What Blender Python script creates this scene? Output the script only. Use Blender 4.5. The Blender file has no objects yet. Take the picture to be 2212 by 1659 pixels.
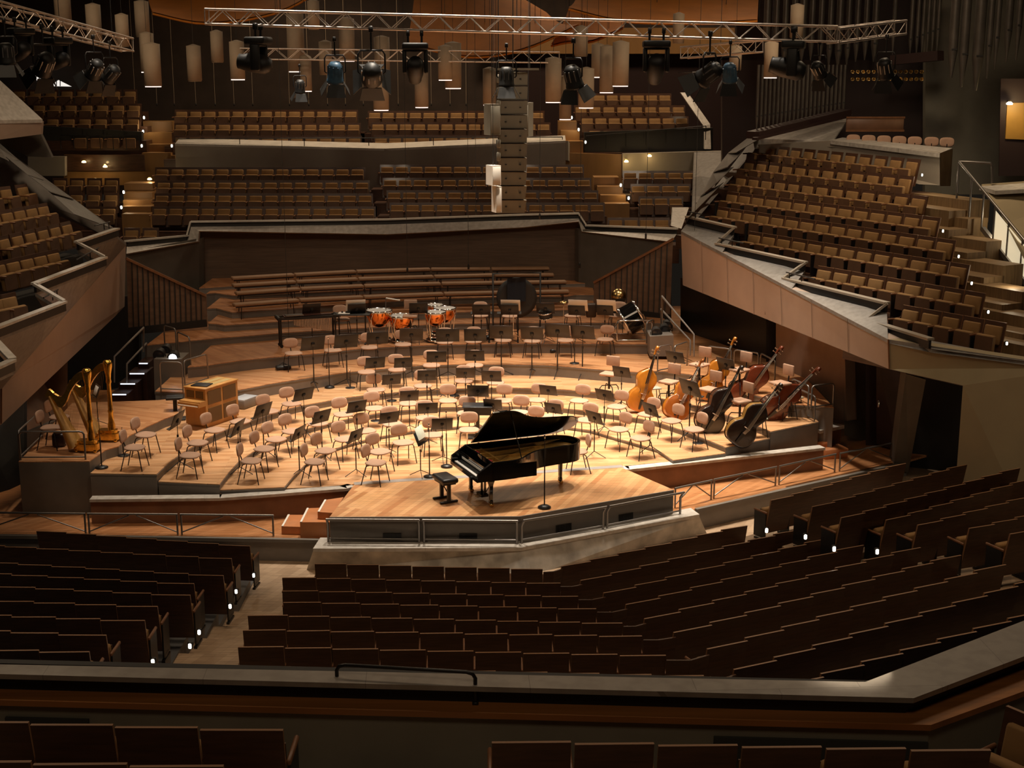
import bpy, bmesh, math, random
from mathutils import Vector, Matrix
random.seed(7)
SC = bpy.context.scene
COL = SC.collection
PI = math.pi
# ---------------------------------------------------------------- camera model
F = 3000.0; PITCH = math.atan(680 / F); H = 8.7; CX, CY = 1106.0, 829.5
def ray(px, py):
    a = (px - CX) / F; b = -(py - CY) / F
    return Vector((a, math.cos(PITCH) + b * math.sin(PITCH), -math.sin(PITCH) + b * math.cos(PITCH)))
EYE = Vector((0, 0, H))
def P(px, py, z):                      # the point of height z seen at a pixel
    d = ray(px, py); return EYE + d * ((z - H) / d.z)
def Q(px, py, Y):                      # the point of depth Y seen at a pixel
    d = ray(px, py); return EYE + d * (Y / d.y)
def scale_at(p):                       # pixels per metre at a point
    return F / (p[1] * math.cos(PITCH) - (p[2] - H) * math.sin(PITCH))
cam = bpy.data.cameras.new('camera'); cam.sensor_width = 36; cam.lens = 36 * F / 2212; cam.clip_end = 200
camo = bpy.data.objects.new('camera', cam); COL.objects.link(camo)
camo.location = EYE; camo.rotation_euler = (PI / 2 - PITCH, 0, 0); SC.camera = camo
SC.view_settings.view_transform = 'Standard'; SC.view_settings.look = 'None'
SC.cycles.max_bounces = 6; SC.cycles.diffuse_bounces = 3; SC.cycles.glossy_bounces = 3; SC.cycles.transmission_bounces = 2; SC.cycles.caustics_reflective = False; SC.cycles.caustics_refractive = False
SC.view_settings.exposure = 0; SC.view_settings.gamma = 1; SC.view_settings.use_curve_mapping = False
# ---------------------------------------------------------------- mesh builder
class MB:
    def __init__(s): s.v = []; s.f = []; s.sm = []
    def add(s, vs, fs, smooth=False, M=None):
        b = len(s.v)
        s.v += [tuple(M @ Vector(v)) if M else tuple(v) for v in vs]
        s.f += [tuple(b + i for i in f) for f in fs]; s.sm += [smooth] * len(fs)
        return s
    def hexa(s, a, M=None):            # 4 bottom points, 4 top points
        return s.add(a, [(3,2,1,0),(4,5,6,7),(0,1,5,4),(1,2,6,5),(2,3,7,6),(3,0,4,7)], False, M)
    def box(s, c, d, M=None):
        x, y, z = c; a, b, h = d[0]/2, d[1]/2, d[2]/2
        return s.hexa([(x-a,y-b,z-h),(x+a,y-b,z-h),(x+a,y+b,z-h),(x-a,y+b,z-h),(x-a,y-b,z+h),(x+a,y-b,z+h),(x+a,y+b,z+h),(x-a,y+b,z+h)], M)
    def rbox(s, c, d, r=.02, seg=2, M=None):
        bm = bmesh.new(); bmesh.ops.create_cube(bm, size=1)
        for v in bm.verts: v.co = Vector((v.co.x*d[0], v.co.y*d[1], v.co.z*d[2])) + Vector(c)
        bmesh.ops.bevel(bm, geom=bm.edges[:], offset=r, segments=seg, profile=.5, affect='EDGES')
        bm.verts.index_update()
        s.add([v.co[:] for v in bm.verts], [[v.index for v in f.verts] for f in bm.faces], True, M); bm.free(); return s
    def tube(s, pts, r, n=8, M=None, caps=True):
        pts = [Vector(p) for p in pts]; vs = []; fs = []; up = None
        rr = r if isinstance(r, (list, tuple)) else [r] * len(pts)
        for i, p in enumerate(pts):
            a = pts[max(i-1, 0)]; b = pts[min(i+1, len(pts)-1)]; t = (b - a).normalized()
            if up is None: up = Vector((0,0,1)) if abs(t.z) < .9 else Vector((1,0,0))
            u = t.cross(up).normalized(); w = u.cross(t).normalized(); up = w
            k = 1.0
            if 0 < i < len(pts)-1:
                c = (p-a).normalized().dot((b-p).normalized()); k = min(1/max(math.sqrt(max((1+c)/2, .1)), .3), 1.6)
            for j in range(n):
                an = 2*PI*(j+.5)/n; vs.append(p + (u*math.cos(an) + w*math.sin(an)) * rr[i] * (k if n > 4 else k))
        for i in range(len(pts)-1):
            for j in range(n): fs.append((i*n+j, i*n+(j+1) % n, (i+1)*n+(j+1) % n, (i+1)*n+j))
        s.add(vs, fs, n > 4, M)
        if caps: s.add(vs[:n], [tuple(range(n))[::-1]], False, M); s.add(vs[-n:], [tuple(range(n))], False, M)
        return s
    def lathe(s, prof, n=16, M=None, smooth=True, caps=True):
        vs = []; fs = []
        for r, z in prof:
            for j in range(n): vs.append((r*math.cos(2*PI*j/n), r*math.sin(2*PI*j/n), z))
        for i in range(len(prof)-1):
            for j in range(n): fs.append((i*n+j, i*n+(j+1) % n, (i+1)*n+(j+1) % n, (i+1)*n+j))
        s.add(vs, fs, smooth, M)
        if caps:
            if prof[0][0] > 1e-4: s.add(vs[:n], [tuple(range(n))[::-1]], False, M)
            if prof[-1][0] > 1e-4: s.add(vs[-n:], [tuple(range(n))], False, M)
        return s
    def prism(s, poly, z0, z1, M=None, smooth=False):
        n = len(poly)
        ar = sum(poly[i][0]*poly[(i+1) % n][1] - poly[(i+1) % n][0]*poly[i][1] for i in range(n))
        if ar < 0: poly = poly[::-1]
        vs = [(p[0], p[1], z0) for p in poly] + [(p[0], p[1], z1) for p in poly]
        s.add(vs, [tuple(range(n))[::-1], tuple(range(n, 2*n))], False, M)
        s.add(vs, [(i, (i+1) % n, n+(i+1) % n, n+i) for i in range(n)], smooth, M); return s
    def slab(s, pts, vec):             # a planar outline thickened along vec
        n = len(pts); vec = Vector(vec); a = [Vector(p) for p in pts]; b = [p + vec for p in a]
        return s.add(a + b, [tuple(range(n)), tuple(range(2*n-1, n-1, -1))] + [(i, n+i, n+(i+1) % n, (i+1) % n) for i in range(n)])
    def mesh(s, name, m=None, fix=True):
        me = bpy.data.meshes.new(name); me.from_pydata([tuple(v) for v in s.v], [], s.f)
        me.polygons.foreach_set('use_smooth', s.sm)
        if fix:
            bm = bmesh.new(); bm.from_mesh(me); bmesh.ops.recalc_face_normals(bm, faces=bm.faces); bm.to_mesh(me); bm.free()
        if m: me.materials.append(m)
        me.update(); return me
def bar(mb, a, b, w, h):               # a square bar from a to b, w wide and h tall
    a = Vector(a); b = Vector(b); t = (b-a).normalized(); sd = t.cross(Vector((0,0,1)))
    sd = sd.normalized() * w/2 if sd.length > 1e-5 else Vector((w/2,0,0)); up = sd.cross(t).normalized() * h/2
    mb.hexa([a-sd-up, a+sd-up, b+sd-up, b-sd-up, a-sd+up, a+sd+up, b+sd+up, b-sd+up]); return mb
def rotz(a): return Matrix.Rotation(a, 4, 'Z')
def T(*p): return Matrix.Translation(Vector(p[0] if len(p) == 1 else p))
def frame(o, x=None, z=None):          # matrix with z axis along z, x as near x as can be
    z = Vector(z).normalized(); x = Vector(x); x = (x - z*x.dot(z)).normalized(); y = z.cross(x)
    return Matrix(((x.x,y.x,z.x,o[0]),(x.y,y.y,z.y,o[1]),(x.z,y.z,z.z,o[2]),(0,0,0,1)))
# ---------------------------------------------------------------- objects
def link(name, data, parent=None, loc=None, rz=0):
    o = bpy.data.objects.new(name, data); COL.objects.link(o)
    if loc is not None: o.location = loc
    if rz: o.rotation_euler = (0,0,rz)
    if parent: o.parent = parent
    return o
def tag(o, label, cat, group=None, kind=None):
    if label: o['label'] = label
    if cat: o['category'] = cat
    if group: o['group'] = group
    if kind: o['kind'] = kind
    return o
def thing(name, label, cat, loc=(0,0,0), rz=0, group=None):
    return tag(link(name, None, None, loc, rz), label, cat, group)
def part(name, mb, m, parent, label=None):
    o = link(name, mb.mesh(name, m) if isinstance(mb, MB) else mb, parent)
    if label: o['label'] = label
    return o
def struct(name, mb, m): return tag(link(name, mb.mesh(name, m)), None, None, None, 'structure')
def dup(root, loc, rz=0, label=None, group=None):
    r = root.copy(); COL.objects.link(r); r.location = loc; r.rotation_euler = (0,0,rz)
    if label: r['label'] = label
    if group: r['group'] = group
    for ch in KIDS.setdefault(root.name, list(root.children)):
        c = ch.copy(); COL.objects.link(c); c.parent = r
        for g in KIDS.setdefault(ch.name, list(ch.children)):
            d = g.copy(); COL.objects.link(d); d.parent = c
    return r
KIDS = {}
ORD = ['zeroth','first','second','third','fourth','fifth','sixth','seventh','eighth','ninth','tenth','eleventh','twelfth','thirteenth','fourteenth','fifteenth','sixteenth','seventeenth','eighteenth','nineteenth','twentieth','twenty-first']
# ---------------------------------------------------------------- materials
def mat(name, col, rough=.5, metal=0., var=0., scale=6., bump=0., coat=0., emit=0., stretch=(1,1,1), col2=None, spec=None, detail=3):
    m = bpy.data.materials.new(name); m.use_nodes = True; nt = m.node_tree; N = nt.nodes; L = nt.links
    b = N['Principled BSDF']; b.inputs['Base Color'].default_value = (*col, 1); b.inputs['Roughness'].default_value = rough; b.inputs['Metallic'].default_value = metal
    if coat: b.inputs['Coat Weight'].default_value = coat; b.inputs['Coat Roughness'].default_value = .08
    if spec is not None: b.inputs['Specular IOR Level'].default_value = spec
    if emit: b.inputs['Emission Color'].default_value = (*col, 1); b.inputs['Emission Strength'].default_value = emit
    if var or bump:
        tc = N.new('ShaderNodeTexCoord'); mp = N.new('ShaderNodeMapping'); mp.inputs['Scale'].default_value = stretch
        no = N.new('ShaderNodeTexNoise'); no.inputs['Scale'].default_value = scale; no.inputs['Detail'].default_value = detail
        L.new(tc.outputs['Object'], mp.inputs['Vector']); L.new(mp.outputs['Vector'], no.inputs['Vector'])
        if var:
            cr = N.new('ShaderNodeValToRGB'); c2 = col2 or tuple(min(c*(1+var), 1) for c in col)
            cr.color_ramp.elements[0].color = (*[c*(1-var) for c in col], 1); cr.color_ramp.elements[1].color = (*c2, 1)
            cr.color_ramp.elements[0].position = .3; cr.color_ramp.elements[1].position = .7
            L.new(no.outputs['Fac'], cr.inputs['Fac']); L.new(cr.outputs['Color'], b.inputs['Base Color'])
        if bump:
            bp = N.new('ShaderNodeBump'); bp.inputs['Strength'].default_value = bump; bp.inputs['Distance'].default_value = .02
            L.new(no.outputs['Fac'], bp.inputs['Height']); L.new(bp.outputs['Normal'], b.inputs['Normal'])
    return m
def planks(name, c1, c2, ang, w=.11, ln=1.6, rough=.38, dark=.72):
    m = bpy.data.materials.new(name); m.use_nodes = True; nt = m.node_tree; N = nt.nodes; L = nt.links; b = N['Principled BSDF']
    tc = N.new('ShaderNodeTexCoord'); mp = N.new('ShaderNodeMapping'); mp.inputs['Rotation'].default_value = (0,0,-ang)
    br = N.new('ShaderNodeTexBrick'); br.inputs['Scale'].default_value = 1; br.inputs['Brick Width'].default_value = ln; br.inputs['Row Height'].default_value = w
    br.inputs['Mortar Size'].default_value = .0018; br.inputs['Mortar Smooth'].default_value = .2; br.inputs['Bias'].default_value = -.15
    br.inputs['Color1'].default_value = (*c1, 1); br.inputs['Color2'].default_value = (*c2, 1); br.inputs['Mortar'].default_value = (*[c*dark*.6 for c in c1], 1)
    mp2 = N.new('ShaderNodeMapping'); mp2.inputs['Rotation'].default_value = (0,0,-ang); mp2.inputs['Scale'].default_value = (.9, 14, 1)
    no = N.new('ShaderNodeTexNoise'); no.inputs['Scale'].default_value = 2.2; no.inputs['Detail'].default_value = 4
    mx = N.new('ShaderNodeMixRGB'); mx.blend_type = 'MULTIPLY'; mx.inputs['Fac'].default_value = .55
    cr = N.new('ShaderNodeValToRGB'); cr.color_ramp.elements[0].color = (.55,.5,.46,1); cr.color_ramp.elements[1].color = (1.25,1.22,1.18,1); cr.color_ramp.elements[0].position = .32; cr.color_ramp.elements[1].position = .68
    L.new(tc.outputs['Object'], mp.inputs['Vector']); L.new(mp.outputs['Vector'], br.inputs['Vector'])
    L.new(tc.outputs['Object'], mp2.inputs['Vector']); L.new(mp2.outputs['Vector'], no.inputs['Vector']); L.new(no.outputs['Fac'], cr.inputs['Fac'])
    L.new(br.outputs['Color'], mx.inputs['Color1']); L.new(cr.outputs['Color'], mx.inputs['Color2']); L.new(mx.outputs['Color'], b.inputs['Base Color'])
    b.inputs['Roughness'].default_value = rough; return m
def stones(name, c, ang=0., w=1.2, h=.8, var=.2, rough=.45, nz=.38, coat=0):   # marble slabs, each slab its own tone
    m = bpy.data.materials.new(name); m.use_nodes = True; nt = m.node_tree; N = nt.nodes; L = nt.links; b = N['Principled BSDF']
    tc = N.new('ShaderNodeTexCoord'); mp = N.new('ShaderNodeMapping'); mp.inputs['Rotation'].default_value = (0,0,-ang)
    br = N.new('ShaderNodeTexBrick'); br.inputs['Scale'].default_value = 1; br.inputs['Brick Width'].default_value = w; br.inputs['Row Height'].default_value = h*10; br.inputs['Mortar Size'].default_value = .003
    br.inputs['Color1'].default_value = (*[k*(1-var) for k in c], 1); br.inputs['Color2'].default_value = (*[k*(1+var) for k in c], 1); br.inputs['Mortar'].default_value = (*[k*.6 for k in c], 1)
    no = N.new('ShaderNodeTexNoise'); no.inputs['Scale'].default_value = 7; no.inputs['Detail'].default_value = 7
    mx = N.new('ShaderNodeMixRGB'); mx.blend_type = 'MULTIPLY'; mx.inputs['Fac'].default_value = nz
    if coat: b.inputs['Coat Weight'].default_value = coat; b.inputs['Coat Roughness'].default_value = .05
    cr = N.new('ShaderNodeValToRGB'); cr.color_ramp.elements[0].color = (.5,.47,.44,1); cr.color_ramp.elements[1].color = (1.15,1.15,1.15,1); cr.color_ramp.elements[0].position = .34; cr.color_ramp.elements[1].position = .62
    L.new(tc.outputs['Object'], mp.inputs['Vector']); L.new(mp.outputs['Vector'], br.inputs['Vector']); L.new(tc.outputs['Object'], no.inputs['Vector']); L.new(no.outputs['Fac'], cr.inputs['Fac'])
    L.new(br.outputs['Color'], mx.inputs['Color1']); L.new(cr.outputs['Color'], mx.inputs['Color2']); L.new(mx.outputs['Color'], b.inputs['Base Color'])
    b.inputs['Roughness'].default_value = rough; return m
def glassm(name, col, alpha=.25, rough=.1, emit=0.):
    m = mat(name, col, rough); b = m.node_tree.nodes['Principled BSDF']; b.inputs['Alpha'].default_value = alpha
    if emit: b.inputs['Emission Color'].default_value = (*col, 1); b.inputs['Emission Strength'].default_value = emit
    return m
M = {}
M['stage_a'] = planks('stage_floor_wood', (.74,.435,.225), (.50,.235,.095), .05)
M['stage_b'] = planks('stage_floor_wood_raked', (.74,.43,.22), (.50,.23,.09), 1.15)
M['stage_c'] = planks('stage_floor_wood_angled', (.66,.34,.16), (.45,.19,.075), 2.75)
M['tier_c'] = planks('tier_floor_wood', (.58,.27,.12), (.40,.16,.062), 2.2)
M['parquet'] = planks('aisle_parquet', (.50,.36,.24), (.38,.26,.165), 1.2, .16, .9, .5)
M['steps'] = planks('aisle_step_wood', (.26,.17,.085), (.2,.125,.06), .2, .2, 1.5, .55)
M['grey'] = mat('riser_grey_paint', (.20,.175,.155), .55, 0, .08, 3)
M['grey_dark'] = mat('fascia_grey_paint', (.17,.15,.13), .55, 0, .08, 3)
M['slab'] = stones('marble_ledge', (.56,.52,.47), .15, 1.1, .8, .1)
M['slab_dk'] = stones('marble_deck', (.22,.205,.19), .6, 1.4, .8, .2, .42)
M['rough_stone'] = mat('speckled_limestone', (.46,.42,.365), .6, 0, .42, 2.2, .1, detail=9)
M['plaster'] = mat('rose_plaster', (.43,.32,.25), .8, 0, .05, 1.5)
M['plaster_olive'] = mat('olive_plaster', (.34,.27,.16), .8, 0, .06, 1.5)
M['plaster_dk'] = mat('dark_plaster', (.115,.098,.078), .8, 0, .1, 2)  # dark brown-grey plaster of flank walls, door recess and pier
M['walnut'] = mat('walnut_panel', (.098,.06,.037), .6, 0, .22, 2.5, 0, stretch=(.5,1,9))
M['red_panel'] = mat('reddish_wood_panel', (.20,.098,.055), .5, 0, .2, 2.2, 0)
M['fence'] = mat('slat_fence_wood', (.155,.095,.062), .6, 0, .2, 3, 0, stretch=(1,1,3))
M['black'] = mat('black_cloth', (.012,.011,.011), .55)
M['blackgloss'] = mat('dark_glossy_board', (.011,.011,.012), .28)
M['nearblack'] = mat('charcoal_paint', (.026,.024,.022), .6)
M['backwall'] = mat('dark_brown_wall', (.062,.040,.028), .7, 0, .2, 1.2)
M['maroon'] = mat('dark_maroon_wall', (.032,.013,.011), .6)
M['ochre_wall'] = mat('ochre_wood_wall', (.33,.17,.055), .5, 0, .15, 2, 0, stretch=(1,1,.2))
M['seatwood'] = mat('theatre_seat_walnut', (.082,.037,.02), .42, 0, .3, 3, 0, stretch=(1,1,8), coat=.15)
M['seatwood2'] = mat('armrest_wood', (.22,.095,.042), .4, 0, .2, 5)
M['ochre'] = mat('ochre_upholstery', (.30,.165,.06), .85, 0, .12, 5)
M['seatunder'] = mat('seat_underside', (.13,.062,.03), .6, 0, .15, 4)
M['tan'] = mat('beige_chair_fabric', (.45,.275,.185), .8, 0, .06, 8)
M['steel_bk'] = mat('black_painted_steel', (.014,.013,.013), .38)
M['rail'] = mat('brushed_steel', (.25,.23,.215), .38, .8)
M['chrome'] = mat('polished_chrome', (.82,.8,.77), .14, 1)
M['alu'] = mat('truss_aluminium', (.62,.54,.48), .42, .75, .1, 20)
M['gold'] = mat('gold_leaf', (.84,.50,.10), .22, 1, .2, 20)
M['goldwood'] = mat('gilded_maple', (.46,.24,.06), .38, .1, .2, 8)
M['brass'] = mat('aged_brass', (.62,.42,.17), .25, 1, .3, 4)
M['copper'] = mat('polished_copper', (.92,.32,.085), .18, 1)
M['skin'] = mat('drum_head', (.58,.55,.52), .35)
M['piano'] = mat('piano_black_lacquer', (.006,.006,.006), .1, 0, coat=.4)
M['ivory'] = mat('white_keys', (.8,.78,.74), .3)
M['ebony'] = mat('black_keys', (.012,.012,.012), .3)
M['plate'] = mat('gilded_iron_plate', (.60,.36,.10), .4, .25, .2, 9)
M['felt'] = mat('red_felt', (.5,.03,.04), .9)
M['leather'] = mat('black_leather', (.018,.018,.02), .36, 0, .2, 20, .05)
M['paper'] = mat('white_paper', (.8,.76,.7), .7)
M['desk'] = mat('music_stand_black', (.014,.012,.011), .42)
M['desk_bk'] = mat('music_stand_brown', (.030,.022,.018), .42)
M['oak'] = mat('honey_oak', (.50,.245,.07), .45, 0, .2, 3, 0, stretch=(1,1,.15))
M['cloth_o'] = mat('brown_speaker_cloth', (.155,.085,.03), .9)
M['fixture'] = mat('black_fixture', (.009,.009,.009), .5)
M['fin'] = mat('grey_fin', (.22,.21,.2), .45, .6)
M['lamp'] = mat('lamp_shade_beige', (.36,.27,.185), .75, 0, .05, 5)
M['glow'] = mat('lamp_glow', (1,.86,.78), .5, emit=1.1)
M['glow_hot'] = mat('step_light_glow', (1,.9,.72), .5, emit=9)
M['glow_warm'] = mat('wall_lamp_glow', (1,.68,.28), .5, emit=9)
M['led'] = mat('led_strip', (.75,.85,1), .5, emit=1.6)
M['beam'] = mat('spot_lens_glow', (.85,.92,1), .5, emit=14)
M['blue_lit'] = mat('blue_lit_housing', (.05,.11,.18), .4, 0, .3, 9)  # blue light falling on the housings, painted into their colour
M['lens'] = mat('dark_lens', (.02,.022,.028), .08)
M['array'] = mat('speaker_cream', (.20,.175,.13), .65, 0, .05, 3)
M['array_w'] = mat('speaker_white', (.72,.66,.58), .6)
M['sail'] = mat('orange_acoustic_sail', (.58,.20,.032), .8, 0, .12, 1.2, spec=.1)
M['pipe'] = mat('organ_pipe_tin', (.13,.112,.095), .42, .5, .15, 3)
M['screen'] = mat('lit_page', (.74,.78,.62), .5, emit=.35)
M['plaster_brown'] = mat('brown_plaster', (.27,.18,.13), .8, 0, .12, 1.5)
M['pinkpad'] = mat('bench_pad_leather', (.30,.165,.085), .6, 0, .08, 4)
M['wood_ledge'] = mat('ledge_mahogany', (.40,.16,.045), .42, 0, .25, 1.6, 0, stretch=(.25,6,1))
M['olive'] = mat('parapet_olive_paint', (.27,.25,.195), .75, 0, .08, 2)
M['step_red'] = mat('reddish_step_wood', (.52,.20,.075), .45, 0, .12, 3)
M['seatedge'] = mat('seat_edge_veneer_lit', (.30,.15,.07), .4)
M['strip'] = mat('metal_floor_strip', (.55,.53,.52), .35, .6)
M['cream_wall'] = mat('cream_plaster', (.36,.31,.25), .75, 0, .06, 1.5)
# ================================================================ the setting: stage
Z = {0:0.0, 1:.08, 2:.21, 3:.38, 4:.70, 5:1.0, 6:1.2, 7:1.4, 8:1.6, 9:1.73, 10:1.85}
ZH = .60; ZW = -.55; ZF = -1.0          # harp platform, front walkway, stalls floor
EDGE = {
1:[(475,1058),(614,1052),(632,1030),(658,1004),(690,985),(722,969),(757,958),(807,945),(858,936),(901,929),(992,921),(1130,917),(1220,921),(1275,929),(1335,947),(1420,971),(1454,994),(1567,979)],
2:[(342,1040),(474,1046),(494,1020),(514,998),(546,976),(580,959),(615,945),(658,927),(705,914),(757,903),(824,891),(866,886),(958,879),(1087,877),(1176,879),(1223,882),(1268,887),(1298,892),(1385,904),(1420,911),(1484,932),(1568,966),(1665,946)],
3:[(195,1022),(338,1024),(362,1001),(389,981),(414,966),(447,946),(481,930),(548,905),(598,889),(648,876),(700,867),(740,859),(782,854),(824,850),(866,846),(935,841),(1020,838),(1096,837),(1134,838),(1218,841),(1276,846),(1335,851),(1400,856),(1470,867),(1500,875),(1560,893),(1618,912),(1665,932),(1768,911)],
4:[(335,845),(397,848),(440,845),(517,842),(581,829),(670,815),(700,811),(757,803),(807,798),(839,795),(908,789),(975,787),(1088,786),(1184,788),(1244,793),(1301,798),(1368,803),(1402,806),(1404,801),(1430,801),(1489,808),(1560,832),(1640,855),(1700,872),(1801,880)],
5:[(405,793),(447,789),(514,779),(560,774),(615,769),(700,762),(740,757),(784,752),(853,748),(920,745),(997,743),(1134,741),(1218,741),(1301,742),(1403,743)],
6:[(315,746),(330,744),(481,729),(548,724),(605,719),(700,713),(800,707),(900,702),(988,699),(1100,697),(1285,696),(1440,697)],
7:[(450,698),(467,699),(484,702),(545,698),(605,694),(700,688),(800,682),(900,677),(988,674),(1100,671),(1180,670),(1243,668),(1262,662),(1285,662)],
8:[(447,666),(467,665),(501,674),(598,668),(700,660),(850,650),(1000,643),(1150,640),(1222,640),(1243,636),(1285,636)],
9:[(446,634),(464,632),(506,638),(700,630),(900,622),(1100,615),(1225,612),(1290,611)],
10:[(430,622),(500,617),(700,608),(900,600),(1100,594),(1200,592),(1300,592)]}
fl = {1:'stage_a',2:'stage_a',3:'stage_a',4:'stage_c',5:'tier_c',6:'tier_c',7:'tier_c',8:'tier_c',9:'tier_c',10:'tier_c'}
def tier(k):
    z = Z[k]; front = [P(x, y, z) for x, y in EDGE[k]]
    xl, xr = front[0].x, front[-1].x
    poly = [(p.x, p.y) for p in front] + [(xr+.02, 47.5)] + ([(-7.6, 47.5), (-7.6, 37.0), (-8.75, 33.4)] if k == 3 else [(xl-.02, 47.5)])
    b = Z[k] - 1.0 if k > 3 else ZW
    n = struct('floor_riser_%d' % k, MB().prism(poly, b, z-.055), M['grey'])
    struct('floor_tier_%d' % k, MB().prism([(p[0], p[1]) for p in poly], z-.022, z), M[fl[k]])
    mb = MB()                                    # dark nosing line under the boards
    pp = [Vector((p.x, p.y, z-.038)) for p in front]
    for a, c in zip(pp, pp[1:]): bar(mb, a, c, .02, .036)
    struct('trim_%d' % k, mb, M['grey_dark'])
for k in range(1, 11): tier(k)
# ground floor of the orchestra and the soloist platform in front of it
g = [P(x, y, 0) for x, y in [(475,1066),(614,1055),(752,1049),(765,1046),(1000,1032),(1338,1008),(1360,1005),(1454,996),(1600,982)]]
struct('floor_orchestra', MB().prism([(p.x, p.y) for p in g] + [(7, 46), (-8, 46)], -.03, 0), M['stage_a'])
pf = [P(x, y, 0) for x, y in [(765,1047),(712,1117),(1123,1115.5),(1455,1058.5),(1340,1009)]]
struct('floor_platform', MB().prism([(p.x, p.y) for p in pf], -.04, .004), planks('platform_wood', (.74,.42,.20), (.46,.185,.065), 1.22, .12, 2.2))
mb = MB()
for a, b in zip(pf[1:], pf[2:4]): mb.slab([a - Vector((0,0,.04)), b - Vector((0,0,.04)), Vector((b.x,b.y,ZW)), Vector((a.x,a.y,ZW))], (0,.08,0))
mb.slab([pf[0]-Vector((0,0,.04)), pf[1]-Vector((0,0,.04)), Vector((pf[1].x,pf[1].y,ZW)), Vector((pf[0].x,pf[0].y,ZW))], (.06,0,0))
mb.slab([pf[3]-Vector((0,0,.04)), pf[4]-Vector((0,0,.04)), Vector((pf[4].x,pf[4].y,ZW)), Vector((pf[3].x,pf[3].y,ZW))], (-.06,0,0))
struct('wall_platform', mb, M['grey_dark'])
mb = MB()
for a, b in zip(pf[1:], pf[2:4]): bar(mb, a - Vector((0,.012,.045)), b - Vector((0,.012,.045)), .03, .1)
struct('trim_platform', mb, M['grey'])
mb = MB()
st = [P(x, y, .006) for x, y in [(765,1045),(880,1037),(1000,1030),(1160,1020),(1345,1007)]]
for a, b in zip(st, st[1:]): bar(mb, a, b, .2, .008)
struct('trim_floor_strip', mb, M['strip'])
# stone ledges and brown walls at both sides of the platform
def ledge(nm, px, z, w, h, m, wallm, zb, side=1):
    pts = [P(x, y, z) for x, y in px]; a = MB(); b = MB()
    for p, q in zip(pts, pts[1:]):
        n = Vector((-(q-p).y, (q-p).x, 0)).normalized() * w
        a.slab([p, q, q+n, p+n], (0,0,-h))
        p2, q2 = p + n*.25, q + n*.25
        b.slab([p2 - Vector((0,0,h)), q2 - Vector((0,0,h)), Vector((q2.x,q2.y,zb)), Vector((p2.x,p2.y,zb))], n*.5)
    struct('trim_ledge_' + nm, a, m); struct('wall_' + nm, b, wallm)
ledge('stage_west', [(193,1079),(475,1076),(560,1070),(750,1055),(768,1050)], 0.0, .26, .06, M['slab'], M['red_panel'], ZW)
ledge('stage_east', [(1342,1014),(1360,1014),(1560,992),(1783,967)], 0.0, .26, .06, M['slab'], M['red_panel'], ZW)
ledge('stage_far_east', [(1772,930),(1824,919)], .12, .4, .08, M['slab'], M['red_panel'], ZW)
# harp platform
hp = [P(x, y, ZH) for x, y in [(40,997),(193,996),(229,971),(256,964),(279,941),(318,921),(356,904),(385,894)]]
poly = [(p.x, p.y) for p in hp] + [(hp[-1].x-.3, 34.2), (-8.9, 33.9), (hp[0].x-.5, 33.6)]
struct('floor_harp_riser', MB().prism(poly, ZW, ZH-.02), M['grey_dark'])
struct('floor_harp_platform', MB().prism(poly, ZH-.02, ZH), M['stage_c'])
# walkway in front, its kerb, the sloping limestone base
wk = [P(x, y, ZW) for x, y in [(-80,1152),(0,1154),(300,1157),(545,1160.5),(688,1163)]] + [P(x, y, ZW) for x, y in [(688,1168),(1123,1174),(1503,1100)]] + [P(x, y, ZW) for x, y in [(1503,1098),(1700,1053),(1957,996)]]
struct('floor_walkway', MB().prism([(p.x, p.y) for p in wk] + [(14, 36), (10, 40), (-16, 40), (-17, 27)], ZW-.05, ZW), planks('walkway_wood', (.60,.28,.12), (.45,.19,.07), .9))
mb = MB(); tr = MB()
for seg in ([(-80,1154),(0,1156),(300,1159),(545,1163),(690,1166)], [(1503,1100),(1700,1056),(1960,998)]):
    q = [P(x, y, ZW) for x, y in seg]
    for a, b in zip(q, q[1:]):
        mb.slab([a, b, Vector((b.x,b.y,ZF-.3)), Vector((a.x,a.y,ZF-.3))], (0,.2,0)); bar(tr, a + Vector((0,-.02,-.02)), b + Vector((0,-.02,-.02)), .09, .07)
struct('wall_walkway_front', mb, M['grey']); struct('trim_walkway_kerb', tr, M['grey_dark'])
zt = ZW + .03
top = [P(x, y, zt) for x, y in [(676,1185),(1126,1183),(1511,1111)]]; inn = [P(x, y, zt) for x, y in [(692,1161),(1121,1168),(1492,1097)]]
mb = MB()
for i in range(2):
    a, b, c, d = top[i], top[i+1], inn[i+1], inn[i]
    mb.slab([a, b, c, d], (0,0,-.07))
struct('trim_limestone_lip', mb, M['slab'])
mb = MB(); lo = [P(660,1238,ZF-.1), P(1130,1252,ZF-.1), P(1530,1160,ZF-.1)]
dz = Vector((0,.03,-.05)); tp = [p + dz for p in top]
for i in range(2): mb.hexa([lo[i], lo[i+1], inn[i+1]-Vector((0,0,.8)), inn[i]-Vector((0,0,.8)), tp[i], tp[i+1], inn[i+1]-Vector((0,0,.05)), inn[i]-Vector((0,0,.05))])
struct('wall_limestone_base', mb, M['rough_stone'])
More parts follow.
